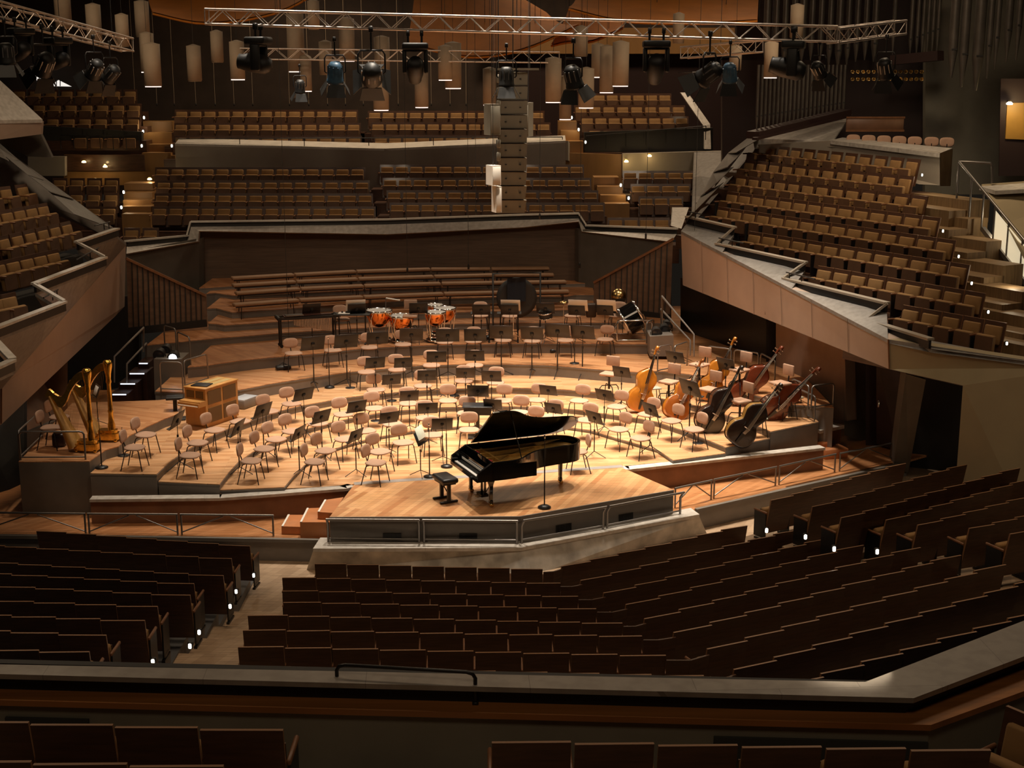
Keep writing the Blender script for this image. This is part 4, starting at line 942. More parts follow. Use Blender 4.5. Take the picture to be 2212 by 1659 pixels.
# black conductor table
b = P(1032,945,0); t = thing('conductor_table', 'black flat topped table with a shelf behind the piano lid', 'table', b, .0)
s = MB(); s.rbox((0,0,.80), (.72,.50,.03), .008, 1); part('tabletop', s, M['leather'], t)
s = MB(); s.box((0,-.20,.69), (.66,.04,.17)); s.box((0,0,.62), (.66,.42,.03)); part('shelf', s, M['black'], t)
s = MB(); s.box((0,0,.31), (.09,.09,.6)); s.rbox((0,0,.02), (.55,.40,.04), .01, 1); part('pedestal', s, M['steel_bk'], t)
b = P(1038,968,0); t = thing('podium_rail', 'low bent chrome rail beside the piano lid', 'rail', b, 0)
part('rail', MB().tube([(-.32,.25,0),(-.32,.25,.38),(-.32,.2,.42),(-.26,-.1,.42),(.40,-.1,.42),(.40,-.1,.0)], .016, 8), M['chrome'], t)
# ================================================================ harps
def harp(px, py, ptx, pty, label):
    b = P(px, py, ZH); t = thing('concert_harp', label, 'harp', b, D(205), 'golden concert harps')
    # local: column at x=0, soundbox toward +x, height 1.85
    col = MB().lathe([(.11,.10),(.12,.18),(.08,.26),(.085,.36),(.065,.44),(.052,.64),(.066,.68),(.052,.72),(.046,1.30),(.064,1.35),(.052,1.42),(.062,1.52),(.095,1.68),(.105,1.76),(.09,1.82),(.06,1.84),(0,1.85)], 16)
    part('column', col, M['gold'], t)
    base = MB(); base.prism(smooth([(-.14,-.13),(-.17,0),(-.14,.13),(.10,.17),(.34,.13),(.38,0),(.34,-.13),(.10,-.17),(-.14,-.13)], 3)[:-1], .05, .19); base.prism(smooth([(-.10,-.10),(-.13,0),(-.10,.10),(.1,.13),(.28,.1),(.3,0),(.28,-.1),(.1,-.13),(-.1,-.1)], 3)[:-1], .19, .26)
    for x, y in ((-.12,-.12),(-.12,.12),(.30,-.12),(.30,.12)): base.lathe([(.0,0),(.035,.01),(.04,.04),(.03,.07)], 10, T(x,y,0))
    part('pedestal', base, M['gold'], t)
    body = MB(); A, B = Vector((.30,0,.14)), Vector((.86,0,1.22)); prof = []
    d = (B-A).normalized(); nn = Vector((d.z,0,-d.x))
    rings = []
    for i in range(9):
        u = i/8; c = A.lerp(B, u); w = .25*(1-u)+.07*u; dp = .23*(1-u)+.07*u
        rings.append([c + Vector((0, math.cos(a)*w, 0)) + nn*(math.sin(a)*dp) for a in [PI*j/8 for j in range(9)]])
    vs = [v for r in rings for v in r]; body.add(vs, [(i*9+j, i*9+(j+1)%9, (i+1)*9+(j+1)%9, (i+1)*9+j) for i in range(8) for j in range(9)], True); body.add(rings[0], [tuple(range(9))]); body.add(rings[8], [tuple(range(9))])
    part('soundbox', body, M['goldwood'], t)
    nk = MB(); pts = smooth([(.02,1.70),(.20,1.66),(.38,1.46),(.50,1.22),(.62,1.10),(.76,1.16),(.88,1.27),(.96,1.22)], 5)
    k = len(pts); hh = [.15 + .09*math.sin(PI*i/(k-1)*.9) if i < k-4 else .10 - .012*(i-k+4) for i in range(k)]
    vs = [(x, s, z + o*h) for (x, z), h in zip(pts, hh) for s, o in ((-.04,.45),(.04,.45),(.04,-.55),(-.04,-.55))]
    nk.add(vs, [(i*4+j, i*4+(j+1)%4, (i+1)*4+(j+1)%4, (i+1)*4+j) for i in range(k-1) for j in range(4)] + [(0,1,2,3), (4*k-4,4*k-3,4*k-2,4*k-1)])
    part('neck', nk, M['gold'], t)
    st = MB()
    for i in range(30):
        u = .1 + .86*i/29; a = A.lerp(B, u) - nn*.01; q = pts[min(int((.06+.84*(i/29))*(k-1)), k-1)]
        st.tube([a, (q[0], 0, q[1]-.05)], .0022, 4)
    part('strings', st, M['goldwood'], t); return t
h1 = harp(199,975,0,0,'golden concert harp nearest the platform railing, crown lower in view'); h2 = harp(243,952,0,0,'golden concert harp behind the first one, beside the bright page')
h1.rotation_euler.z = D(172); h2.rotation_euler.z = D(172)
b = P(128,964,ZH); t = thing('harp_bag', 'dark brown bag on the floor behind the chair at the harps', 'bag', b, .3); m_ = MB(); m_.rbox((0,0,.15), (.28,.24,.3), .06, 2); part('pouch', m_, mat('dark_brown_leather', (.03,.013,.012), .35), t); m_ = MB().tube([(-.08,0,.28),(-.06,0,.38),(.06,0,.38),(.08,0,.28)], .01, 6); part('carry_strap', m_, M['black'], t)
# ================================================================ celesta
N_, R_, L_ = P(447,926,Z[3]), P(516,902,Z[3]), P(410,921,Z[3])
cx_ = R_ - N_; cr = math.atan2(cx_.y, cx_.x); ln = cx_.length; dp = .62
cel = thing('celesta', 'honey coloured wooden keyboard cabinet with cloth panels beside the second riser', 'celesta', N_, cr)
c = MB(); c.box((ln/2, dp/2, .50), (ln, dp, .88)); c.rbox((ln/2, dp/2, .955), (ln+.05, dp+.04, .035), .008, 1); c.box((ln/2,dp/2,.03),(ln-.06,dp-.06,.06))
c.box((-.13,dp/2,.60), (.28,dp,.10)); c.box((-.10,dp/2,.665), (.22,dp,.03)); part('cabinet', c, M['oak'], cel)
for i in range(2):
    for z0, z1 in ((.12,.47),(.56,.88)):
        p_ = MB().box((ln*(.27+.46*i), -.006, (z0+z1)/2), (ln*.40, .014, z1-z0)); part('cloth_panel', p_, M['cloth_o'], cel)
for i in range(2): p_ = MB().box((-.006, dp*(.28+.44*i), .80), (.014, dp*.36, .17)); part('cloth_panel', p_, M['cloth_o'], cel)
p_ = MB()
for i in range(2):
    p_.box((ln*.62, dp*(.30+.38*i), .974), (ln*.62, dp*.28, .006))
part('top_grille', p_, mat('pale_top_grille', (.42,.30,.12), .7), cel)
p_ = MB().box((-.14,dp/2,.665), (.18,dp*.9,.02)); part('keyboard_lid', p_, M['oak'], cel); p_ = MB().tube([(-.27,.02,.58),(-.27,dp-.02,.58)], .012, 6); part('edge_rail', p_, M['ivory'], cel)
t = thing('folder', 'black folder lying on top of the wooden keyboard cabinet', 'folder', cel.matrix_basis @ Vector((ln*.22,dp*.5,.974)), cr + .25); m_ = MB().rbox((0,0,.012), (.34,.42,.024), .004, 1); part('cover', m_, M['black'], t); m_ = MB().box((0,0,.012),(.33,.405,.016)); part('pages', m_, M['paper'], t)
b = P(380,906,Z[3]); t = thing('keyboard_stool', 'black round column stool in front of the wooden keyboard cabinet', 'stool', b, .2)
part('seat', MB().rbox((0,0,.55), (.42,.34,.07), .02, 2), M['black'], t); part('column', MB().tube([(0,0,.02),(0,0,.53)], .05, 10), M['black'], t); part('base', MB().rbox((0,0,.02), (.48,.34,.04), .01, 1), M['black'], t)
a, b2 = P(512,884,Z[3]), P(545,872,Z[3]); t = thing('grey_step', 'small grey step box with a pale top beside the wooden cabinet', 'step', (a+b2)/2, math.atan2((b2-a).y,(b2-a).x))
part('step_box', MB().rbox((0,0,.12), (.62,.42,.22), .02, 2), M['grey'], t); part('step_top', MB().rbox((0,0,.235), (.60,.40,.02), .006, 1), mat('pale_step_top', (.42,.44,.48), .5), t)
# ================================================================ timpani
def timp(px, py, dia, depth_px, label):
    """rim centre pixel, rim width in pixels, base pixel row"""
    b = P(px, depth_px, Z[5]); k = scale_at(b); R = dia/k/2; hgt = (depth_px - py)/(k*.97)
    t = thing('kettledrum', label, 'kettledrum', b, 0, 'copper kettledrums')
    bowl = [(.0,hgt-R*1.35)] + [(R*.97*math.sin(a), hgt - .03 - R*1.25*math.cos(a)) for a in [PI/2*i/9 for i in range(1,10)]]
    part('bowl', MB().lathe(bowl, 32), M['copper'], t)
    part('head', MB().lathe([(R*.97,hgt-.005),(R*.9,hgt),(0,hgt)][::1], 32, None, False), M['skin'], t)
    part('hoop', MB().lathe([(R*.97,hgt-.05),(R*1.02,hgt-.05),(R*1.02,hgt+.012),(R*.96,hgt+.012),(R*.96,hgt-.04)], 32), M['chrome'], t)
    for j in range(4):
        a = PI/4 + j*PI/2 + .25; c, s = math.cos(a), math.sin(a); f = lambda r, z: (c*r, s*r, z)
        st = MB().tube([f(R*1.03,hgt-.22),f(R*.95,hgt-.42),f(R*.80,.12),f(R*.86,.03)], .017, 6)
        u = Vector((-s,c,0))*R*.18
        st.tube([Vector(f(R*1.02,hgt-.05))+u, Vector(f(R*1.06,hgt-.13))+u*.7, f(R*1.03,hgt-.24)], .012, 6); st.tube([Vector(f(R*1.02,hgt-.05))-u, Vector(f(R*1.06,hgt-.13))-u*.7, f(R*1.03,hgt-.24)], .012, 6)
        part('strut', st, M['chrome'], t)
    ba = MB().lathe([(R*.80,.04),(R*.88,.04),(R*.88,.09),(R*.80,.09),(R*.80,.04)], 24); part('base_ring', ba, M['chrome'], t)
    pd = MB(); pd.rbox((R*.1,-R*.95,.06), (.10,.24,.04), .01, 1); part('pedal', pd, M['chrome'], t); return t
timp(820,671,57,737,'largest copper kettledrum, westernmost with the highest plain rim'); timp(868,682,54,739,'copper kettledrum just in front of the largest one'); timp(961.5,666,49,728,'copper kettledrum at the back near the gong side'); timp(941,674.5,47,738,'copper kettledrum with a pale head beside the black curved desk'); timp(940.5,659,38,724,'small high copper kettledrum tucked behind the pale-headed one')
# ================================================================ mallet instrument and tables
a, b = P(604,752,Z[5]), P(730,744,Z[5]); dv = b-a; an = math.atan2(dv.y, dv.x); ln2 = dv.length
t = thing('xylophone', 'long black framed mallet instrument with metal tubes behind the wind chairs', 'xylophone', a, an)
f = MB(); f.box((ln2/2,.35,.83), (ln2,.05,.07)); f.box((ln2/2,-.02,.83), (ln2,.05,.07)); f.rbox((0,.16,.84), (.10,.5,.10), .02, 1); f.rbox((ln2,.16,.84), (.08,.4,.10), .02, 1); part('frame', f, M['black'], t)
for x in (.06, ln2-.06):
    for y in (0,.33): l = MB().tube([(x,y,.8),(x,y,.06)], .026, 8); l.lathe([(.05,-.02),(.05,.02)], 10, T(x,y,.05) @ Matrix.Rotation(PI/2, 4, 'X')); part('leg', l, M['black'], t)
kb = MB()
for i in range(34): kb.box((.18+i*(ln2-.34)/33,.16,.885), (.034,.36-.006*i,.018))
part('bars', kb, mat('rosewood_bars', (.07,.028,.02), .35), t)
rs = MB()
for i in range(24): z = .62 - .010*i; rs.tube([(.45+i*(ln2-.62)/23,.05,.80),(.45+i*(ln2-.62)/23,.05,z)], .02, 8)
part('resonators', rs, M['alu'], t); part('stretcher', MB().tube([(.1,.16,.3),(ln2-.1,.16,.3)], .015, 6), M['black'], t)
t_ = thing('score_board', 'grey board lying on the black mallet instrument', 'board', a + Vector((math.cos(an)*.42, math.sin(an)*.42+.12, .90)), an); part('panel', MB().rbox((0,0,.01), (.5,.28,.012), .003, 1), mat('grey_board', (.10,.085,.075), .7), t_); part('rim', MB().box((0,-.145,.014),(.5,.012,.026)), M['grey'], t_)
def table(px, py, w, d, h, label, tr=5, rz=0):
    b = P(px, py, Z[tr]); t = thing('percussion_table', label, 'table', b, rz, 'percussion tables'); part('tabletop', MB().rbox((0,0,h), (w,d,.03), .006, 1), M['nearblack'], t)
    for sx in (-1,1): part('leg', MB().tube([(sx*w*.36,0,h),(sx*w*.36,0,.03)], .02, 6).box((sx*w*.36,0,.015), (.05,d*.9,.03)), M['black'], t)
    part('crossbar', MB().tube([(-w*.36,0,.3),(w*.36,0,.3)], .012, 6), M['black'], t); return t
t1 = table(762,742,1.05,.45,.86,'black table between the mallet instrument and the largest kettledrum'); t2 = table(1040,738,.62,.4,.84,'small black table west of the gong'); t3 = table(1100,738,.70,.4,.84,'small black table in front of the draped gong')
m_ = MB().rbox((0,0,.012), (.34,.30,.02), .004, 1); t = thing('tray', 'white tray with two tiny bells on the black percussion table', 'tray', t1.location + Vector((-.22,0,.876)), 0); part('tray_board', m_, M['paper'], t)
for s in (-.06,.06): part('bell', MB().lathe([(.0,.02),(.03,.03),(.028,.06),(.0,.075)], 10, T(s,0,0)), M['black'], t)
def snare(loc, r, h, tilt, label):
    t = thing('snare_drum', label, 'snare drum', loc, 0, 'snare drums'); Mx = Matrix.Rotation(tilt, 4, 'Y') @ Matrix.Rotation(.25, 4, 'X')
    part('shell', MB().lathe([(r,-h/2),(r,h/2)], 24, Mx), M['black'], t); part('head', MB().lathe([(r*.97,h/2+.004),(0,h/2+.006)], 24, Mx, False), M['skin'], t)
    for z in (-h/2, h/2): part('hoop', MB().lathe([(r*1.0,z-.014),(r*1.04,z-.014),(r*1.04,z+.014),(r*1.0,z+.014)], 24, Mx), M['chrome'], t)
    s = MB().tube([(0,0,-h/2),(0,0,-.3),(0,0,-loc[2]+Z[5]+.2)], .014, 6)
    for j in range(3): a = j*2.1; s.tube([(0,0,-loc[2]+Z[5]+.32),(math.cos(a)*.28,math.sin(a)*.28,-loc[2]+Z[5]+.01)], .011, 6)
    part('tripod', s, M['chrome'], t)
b = P(1178,740,Z[5]); snare((b.x,b.y,Z[5]+.82), .20, .16, -.12, 'tilted snare drum with chrome hoops under the winged stand'); snare(tuple(t3.location + Vector((.12,-.05,.94))), .17, .11, 0, 'flat snare drum on the small table before the gong')
# draped gong in its frame
b = P(1116,712,Z[5]); Rg = .60
t = thing('tam_tam', 'big round gong with black rim, half covered by a dark cloth', 'gong', b, D(8))
Mx = T(0,0,.98) @ Matrix.Rotation(PI/2, 4, 'X')
part('disc', MB().lathe([(0,-.03),(Rg*.80,-.03),(Rg*.80,.03),(Rg*.74,.05),(0,.05)], 40, Mx), mat('gong_bronze', (.50,.34,.20), .6, 0, .2, 3), t)
part('rim', MB().lathe([(Rg*.80,-.06),(Rg*1.02,-.05),(Rg*1.02,.07),(Rg*.80,.06)], 40, Mx), M['nearblack'], t)
fr = MB().tube([(-.72,0,0),(-.72,0,1.72),(.72,0,1.72),(.72,0,0)], .025, 8); fr.box((-.72,0,.02), (.08,.5,.04)); fr.box((.72,0,.02), (.08,.5,.04)); part('stand_frame', fr, M['black'], t)
cl = MB(); g = []
for i in range(9):
    for j in range(9): x = -.30 + .56*i/8; z = 1.60 - .72*j/8; g.append((x, -.115 + .02*math.sin(x*26) - (.04 if j == 0 else 0), z))
cl.add(g, [(i*9+j, i*9+j+1, (i+1)*9+j+1, (i+1)*9+j) for i in range(8) for j in range(8)], True); cl.add([(x, y+.03, z) for x, y, z in g], [(i*9+j, (i+1)*9+j, (i+1)*9+j+1, i*9+j+1) for i in range(8) for j in range(8)], True)
c_ = thing('drape', 'dark blue-black cloth hanging over the big gong', 'cloth', b, D(8)); part('cloth_sheet', cl, mat('navy_cloth', (.012,.016,.026), .9), c_)
# brass ball drum on a thin stand
b = P(1335,712,Z[5]); t = thing('brass_globe', 'aged brass globe on a thin stand before the slatted screen', 'percussion globe', b, 0)
part('upper_shell', MB().lathe([(.235*math.cos(a), 1.02 + .235*math.sin(a)) for a in [PI/2*i/9 - .12 for i in range(10)]], 28), M['brass'], t)
part('lower_shell', MB().lathe([(.228*math.cos(a), 1.0 + .228*math.sin(a)) for a in [-PI/2 + PI/2*i/9 for i in range(10)]], 28), M['nearblack'], t)
s = MB().tube([(0,0,.02),(0,0,.8)], .014, 6)
for j in range(3): s.tube([(0,0,.3),(math.cos(j*2.1)*.25,math.sin(j*2.1)*.25,.01)], .011, 6)
part('tripod', s, M['chrome'], t)
# tilted concert bass drum
b = P(1363,731,Z[5]); t = thing('concert_bass_drum', 'large black bass drum tilted in a chrome tube frame', 'bass drum', b, D(6))
Mx = T(0,0,.60) @ Matrix.Rotation(D(62), 4, 'Y')
part('drum_shell', MB().lathe([(.44,-.24),(.44,.24)], 40, Mx), M['piano'], t)
for s in (-1,1): part('head', MB().lathe([(.43,s*.245),(0,s*.25)], 40, Mx, False), M['skin'], t); part('hoop', MB().lathe([(.435,s*.25-.035),(.465,s*.25-.035),(.465,s*.25+.035),(.435,s*.25+.035)], 40, Mx), M['chrome'], t)
fr = MB()
for y in (-.50,.50): fr.tube([(-.50,y,.04),(-.52,y,.52),(-.44,y,.62),(.44,y,.62),(.52,y,.52),(.50,y,.04),(-.5,y,.04)], .022, 8)
for x in (-.5,.5): fr.tube([(x,-.5,.05),(x,.5,.05)], .02, 6)
part('tube_frame', fr, M['chrome'], t); part('pivot', MB().lathe([(.0,-.53),(.06,-.53),(.06,-.44),(0,-.44)], 12, T(0,0,.62) @ Matrix.Rotation(PI/2, 4, 'X')), M['chrome'], t)
t = thing('cymbal_stack', 'small pale cymbal pair on a thin stand behind the snare drum', 'cymbals', P(1217,716,Z[5]), 0); part('cymbal', MB().lathe([(0,.92),(.05,.93),(.15,.89),(.15,.885),(.05,.92),(0,.91)], 18), M['brass'], t); part('pole', MB().tube([(0,0,0),(0,0,.96)], .01, 6), M['chrome'], t)
t = thing('caged_lamp', 'dark wire caged device on a pole west of the tilted bass drum', 'percussion stand', P(1276,728,Z[5]), 0)
part('cage', MB().rbox((0,0,.80), (.30,.22,.42), .05, 2), mat('dark_bronze', (.035,.022,.015), .4, .5), t); part('pole', MB().tube([(0,0,0),(0,0,.62)], .014, 6), M['black'], t)
t = thing('timpani_rod', 'white bar lamp on a thin pole above the largest kettledrum', 'lamp', P(835,736,Z[5]), 0); part('pole', MB().tube([(0,0,0),(0,0,1.22)], .01, 6), M['rail'], t); part('lamp_bar', MB().rbox((0,0,1.24), (.42,.04,.035), .01, 1, Matrix.Rotation(.17,4,'Y')), M['paper'], t)
# ================================================================ double basses
def bass(bp, sp, z, mt, roll, label, dark=None):
    base = P(*bp, z + .05); d = ray(*sp); Ln = 1.62
    # nearest of the two points on the scroll's sight line at the bass's length, kept upright enough
    A = d.dot(d); Bq = 2*d.dot(EYE - base); Cq = (EYE-base).dot(EYE-base) - Ln*Ln; disc = Bq*Bq - 4*A*Cq
    tt = (-Bq + (math.sqrt(disc) if disc > 0 else 0))/(2*A); tip = EYE + d*tt
    axis = (tip - base).normalized(); Ln = (tip-base).length
    nrm = Vector((.38,-.85,-.02)); nrm = (nrm - axis*nrm.dot(axis)).normalized(); nrm = Matrix.Rotation(roll, 3, axis) @ nrm
    xx = nrm.cross(axis).normalized()
    Mx = Matrix(((xx.x,-nrm.x,axis.x,base.x),(xx.y,-nrm.y,axis.y,base.y),(xx.z,-nrm.z,axis.z,base.z),(0,0,0,1)))   # local x across, -y front, z along
    t = tag(link('double_bass', None), label, 'double bass', 'double basses'); t.matrix_world = Mx
    s = Ln/1.62
    half = smooth([(.0,.0),(.18,.015),(.29,.12),(.325,.28),(.29,.43),(.205,.54),(.19,.60),(.22,.70),(.245,.80),(.215,.92),(.13,1.0),(.055,1.06),(.04,1.08)], 3)
    half = [(x*s, y*s) for x, y in half]
    ol = half + [(-x, y) for x, y in half[::-1]][:-1]
    n = len(ol); rib = MB(); dpt = .19*s
    vs = [(x,-dpt/2,y) for x, y in ol] + [(x,dpt/2,y) for x, y in ol]
    rib.add(vs, [(i, (i+1)%n, n+(i+1)%n, n+i) for i in range(n)], True); part('ribs', rib, dark or mt, t)
    cen = (0, .5*s)
    for sd, nm in ((-1,'top_plate'),(1,'back_plate')):
        pl = MB(); rings = []
        for k, (f, h) in enumerate(((1.03,0),(1.03,.012),(.93,.016),(.6,.045),(.25,.06))):
            rings += [((x-cen[0])*f + cen[0], sd*(dpt/2 + h*s), (y-cen[1])*f + cen[1]) for x, y in ol]
        pl.add(rings, [(k*n+i, k*n+(i+1)%n, (k+1)*n+(i+1)%n, (k+1)*n+i) for k in range(4) for i in range(n)] + [tuple(range(4*n, 5*n))], True); part(nm, pl, mt, t)
    fy = -dpt/2 - .085*s
    fb_ = MB().hexa([(-.035*s,fy+.03*s,.70*s),(.035*s,fy+.03*s,.70*s),(.035*s,fy+.05*s,.70*s),(-.035*s,fy+.05*s,.70*s),(-.022*s,fy+.05*s,1.46*s),(.022*s,fy+.05*s,1.46*s),(.022*s,fy+.07*s,1.46*s),(-.022*s,fy+.07*s,1.46*s)]); part('fingerboard', fb_, M['ebony'], t)
    nk = MB().tube([(0,-dpt/2+.02*s,1.03*s),(0,fy+.085*s,1.12*s),(0,fy+.085*s,1.46*s)], [.035*s,.024*s,.02*s], 8); part('neck', nk, mt, t)
    sc = MB().tube([(0,fy+.075*s,1.45*s),(0,fy+.09*s,1.58*s),(0,fy+.06*s,1.66*s),(0,fy+.0*s,1.66*s),(0,fy+.0*s,1.60*s),(0,fy+.035*s,1.61*s)], [.026*s,.03*s,.03*s,.03*s,.028*s,.02*s], 8); sp_ = part('scroll', sc, mt, t)
    for j, zz in enumerate((1.48,1.52,1.56,1.60)):
        sg_ = -1 if j % 2 else 1; pg = MB().tube([(sg_*.02*s,fy+.085*s,zz*s),(sg_*.08*s,fy+.085*s,zz*s)], .006*s, 6); pg.rbox((sg_*.09*s,fy+.085*s,zz*s), (.03*s,.012*s,.03*s), .004, 1); o = link('tuning_peg', pg.mesh('tuning_peg', M['chrome']), sp_)
    br = MB().hexa([(-.075*s,-dpt/2-.055*s,.44*s),(.075*s,-dpt/2-.055*s,.44*s),(.075*s,-dpt/2-.055*s,.455*s),(-.075*s,-dpt/2-.055*s,.455*s),(-.05*s,fy-.06*s,.44*s),(.05*s,fy-.06*s,.44*s),(.05*s,fy-.06*s,.452*s),(-.05*s,fy-.06*s,.452*s)]); part('bridge', br, M['tan'], t)
    tp = MB().hexa([(-.022*s,-dpt/2-.065*s,.05*s),(.022*s,-dpt/2-.065*s,.05*s),(.022*s,-dpt/2-.045*s,.05*s),(-.022*s,-dpt/2-.045*s,.05*s),(-.04*s,-dpt/2-.105*s,.32*s),(.04*s,-dpt/2-.105*s,.32*s),(.04*s,-dpt/2-.085*s,.32*s),(-.04*s,-dpt/2-.085*s,.32*s)]); part('tailpiece', tp, M['ebony'], t)
    for j in range(4):
        x = (j-1.5); part('string', MB().tube([(x*.017*s,-dpt/2-.105*s,.31*s),(x*.022*s,fy-.064*s,.446*s),(x*.010*s,fy+.038*s,1.46*s)], .007*s, 5), M['chrome'], t)
    fh = MB()
    for sx in (-1,1): fh.tube([(sx*.10*s,-dpt/2-.05*s,.34*s),(sx*.13*s,-dpt/2-.047*s,.42*s),(sx*.10*s,-dpt/2-.052*s,.50*s),(sx*.12*s,-dpt/2-.05*s,.56*s)], .007*s, 5)
    part('f_holes', fh, M['black'], t)
    part('endpin', MB().tube([(0,0,.02),(0,0,-.05)], .008, 6), M['chrome'], t)
V = lambda n, c, r=.16: mat(n, c, r+.1, 0, .3, 2.5, coat=.6)
vo, vb, vr, vd, vk = V('amber_varnish', (.47,.17,.018)), V('orange_brown_varnish', (.27,.075,.012)), V('red_brown_varnish', (.15,.032,.012)), V('dark_brown_varnish', (.055,.022,.012)), V('blackish_varnish', (.022,.012,.009))
bass((1376,887), (1416,752), Z[2], vo, -.3, 'amber double bass farthest west, leaning beside the swivel chair', None)
bass((1450,902), (1511,782), Z[2], vb, -.3, 'orange-brown double bass, second from the west, pale shoulder', vo)
bass((1522,862), (1584,732), Z[3], vo, -.4, 'orange double bass with the highest scroll, mostly behind a black stand')
bass((1590,872), (1683,750), Z[3], vr, -.3, 'red-brown double bass whose neck crosses the black curtain edge')
bass((1520,930), (1596,793), Z[2], vk, -.25, 'dark double bass with a purplish brown shoulder in front of the orange one', vd)
bass((1650,902), (1762,793), Z[3], vr, -.15, 'reddish double bass with the longest slanting neck at the rose wall', vd)
bass((1583,956), (1680,830), Z[2], vk, -.25, 'blackest double bass lying at the riser corner with an ochre side', V('ochre_varnish', (.25,.13,.03)))
BS0 = None
for x, y, z, lab in [(1636,944,Z[2]+.0,'low black-legged stool beside the blackest double bass'),(1700,905,Z[3],'low stool with a pale seat at the steel railing corner'),(1713,897,Z[3],'low stool behind the pale-seated one at the railing corner'),(1495,893,Z[2],'low stool with a greenish cloth behind the second double bass'),(1409,876,Z[2],'low stool with a greenish cloth beside the amber double bass')]:
    p = P(x, y, z)
    if BS0: dup(BS0, p, .3, lab, 'low bass stools'); continue
    BS0 = thing('bass_stool', lab, 'stool', p, .2, 'low bass stools'); part('seat', MB().rbox((0,0,.46), (.40,.28,.04), .012, 2), mat('pale_green_seat', (.36,.36,.29), .7), BS0)
    for sx in (-1,1):
        for sy in (-1,1): part('leg', MB().tube([(sx*.14,sy*.09,.45),(sx*.20,sy*.15,0)], .012, 6), M['steel_bk'], BS0)
    part('crossbar', MB().tube([(-.17,-.12,.2),(.17,-.12,.2)], .008, 6), M['steel_bk'], BS0)
for x, y, z, lab in [(612,798,Z[4],'black bag under the westernmost wind chair'),(1052,733,Z[5],'black cloth bag beside a chair leg on the percussion riser'),(1201,761,Z[4],'black bag behind the ninth wind chair'),(958,868,Z[1],'black bag beside a stand foot on the lowest riser'),(560,868,Z[3],'dark cap-like bag by the grey step box')][:4]:
    t = thing('bag', lab, 'bag', P(x, y, z), .3, 'bags on the stage'); part('pouch', MB().rbox((0,0,.06), (.42,.26,.12), .05, 2), M['leather'], t); part('strap', MB().tube([(-.15,0,.1),(0,.1,.17),(.15,0,.1)], .01, 5), M['black'], t)
# ================================================================ railings
def rail_section(label, a, b, h, braces=True, group='low steel railings', z0=None):
    """a, b: foot points; top bar, two posts and the shallow V of braces"""
    t = thing('steel_railing', label, 'railing', a, 0, group); A = Vector((0,0,0)); B = b - a; up = Vector((0,0,h)); d = B.normalized()
    part('top_rail', MB().tube([A+up, B+up], .022, 8), M['rail'], t)
    for p in (A + d*.02, B - d*.02): part('post', MB().tube([p, p+up], .02, 8), M['rail'], t)
    if braces:
        m = A.lerp(B, .46) + up*.93; n = A.lerp(B, .54) + up*.93
        part('brace', MB().tube([A + up*.12, m], .014, 6), M['rail'], t); part('brace', MB().tube([n, B + up*.12], .014, 6), M['rail'], t)
    return t
for i, (x0, y0, x1, y1, lab) in enumerate([(-40,1153,186,1156,'low steel railing section under the harp platform'),(190,1156,385,1157.5,'low steel railing section before the brown wall, harp end'),(390,1157.5,592,1160,'low steel railing section ending at the red wooden steps'),(1457,1099,1538,1080,'short low railing section beside the platform corner'),(1541,1079,1677,1050,'low railing section on the walkway before the brown wall under the basses'),(1682,1049,1805,1021,'low railing section by the small wooden step at the wall end'),(1813,1020,1929,996,'low railing section ending at the leaning pier')]):
    a, b = P(x0,y0,ZW), P(x1,y1,ZW); rail_section(lab, a + Vector((0,.05,0)), b + Vector((0,.05,0)), .44)
zt_ = ZW + .03
pr = [P(x,y,zt_) for x, y in [(704,1170),(911,1172),(1122,1174),(1307,1142),(1473,1109)]]
for i, (a, b, lab) in enumerate(((pr[0],pr[1],'steel railing section on the limestone lip under the piano bench'),(pr[1],pr[2],'steel railing section on the limestone lip before the piano legs'),(pr[2],pr[3],'slanting steel railing section below the tall microphone pole'),(pr[3],pr[4],'slanting steel railing section at the platform end'))):
    t = thing('platform_railing', lab, 'railing', a, 0, 'steel railings of the platform'); B = b - a; d = B.normalized(); up = Vector((0,0,.50))
    out = Vector((d.y,-d.x,0))*.10
    part('top_rail', MB().tube([d*.03+up+out, B-d*.03+up+out], .026, 8), M['rail'], t); part('lower_rail', MB().tube([d*.03+Vector((0,0,.07)), B-d*.03+Vector((0,0,.07))], .018, 8), M['rail'], t)
    for p in (d*.05, B - d*.05): part('post', MB().tube([p, p+up*.72, p+up+out], .026, 8), M['rail'], t)
def hoop(label, pts, r=.02, m='rail', lower=None, posts=()):
    o = pts[0].copy(); t = thing('hoop_railing', label, 'railing', o, 0, 'bent tube railings'); part('bent_tube', MB().tube([p-o for p in pts], r, 8), M[m], t)
    if lower: part('lower_rail', MB().tube([p-o for p in lower], r*.85, 8), M[m], t)
    for q in posts: part('post', MB().tube([p-o for p in q], r*.9, 8), M[m], t)
    return t
def hoop_px(label, foot0, foot1, z, h, low=True, **k):
    a, b = P(*foot0, z), P(*foot1, z); d = (b-a).normalized(); u = Vector((0,0,h))
    hoop(label, [a, a+u*.9, a+u*.97+d*.03, a+u+d*.09, b+u-d*.09, b+u*.97-d*.03, b+u*.9, b], lower=[a+u*.1, b+u*.1] if low else None, **k)
hoop_px('steel railing round the front of the harp platform', (45,994), (185,993), ZH, .62)
hoop_px('steel railing running back from the harp platform corner', (44,992), (92,945), ZH, .62)
hoop_px('bent railing on the block beside the spotlights, nearer one', (348,846), (396,848), Z[4], .78)
hoop_px('bent railing behind the wooden cabinet', (400,838), (450,823), Z[4], .72)
hoop_px('bent railing on the fifth tier at the stairs, farther one', (357,760), (382,768), Z[5], .75, False)
hoop_px('bent railing on the fifth tier at the stairs, nearer one', (386,775), (412,788), Z[5], .75, False)
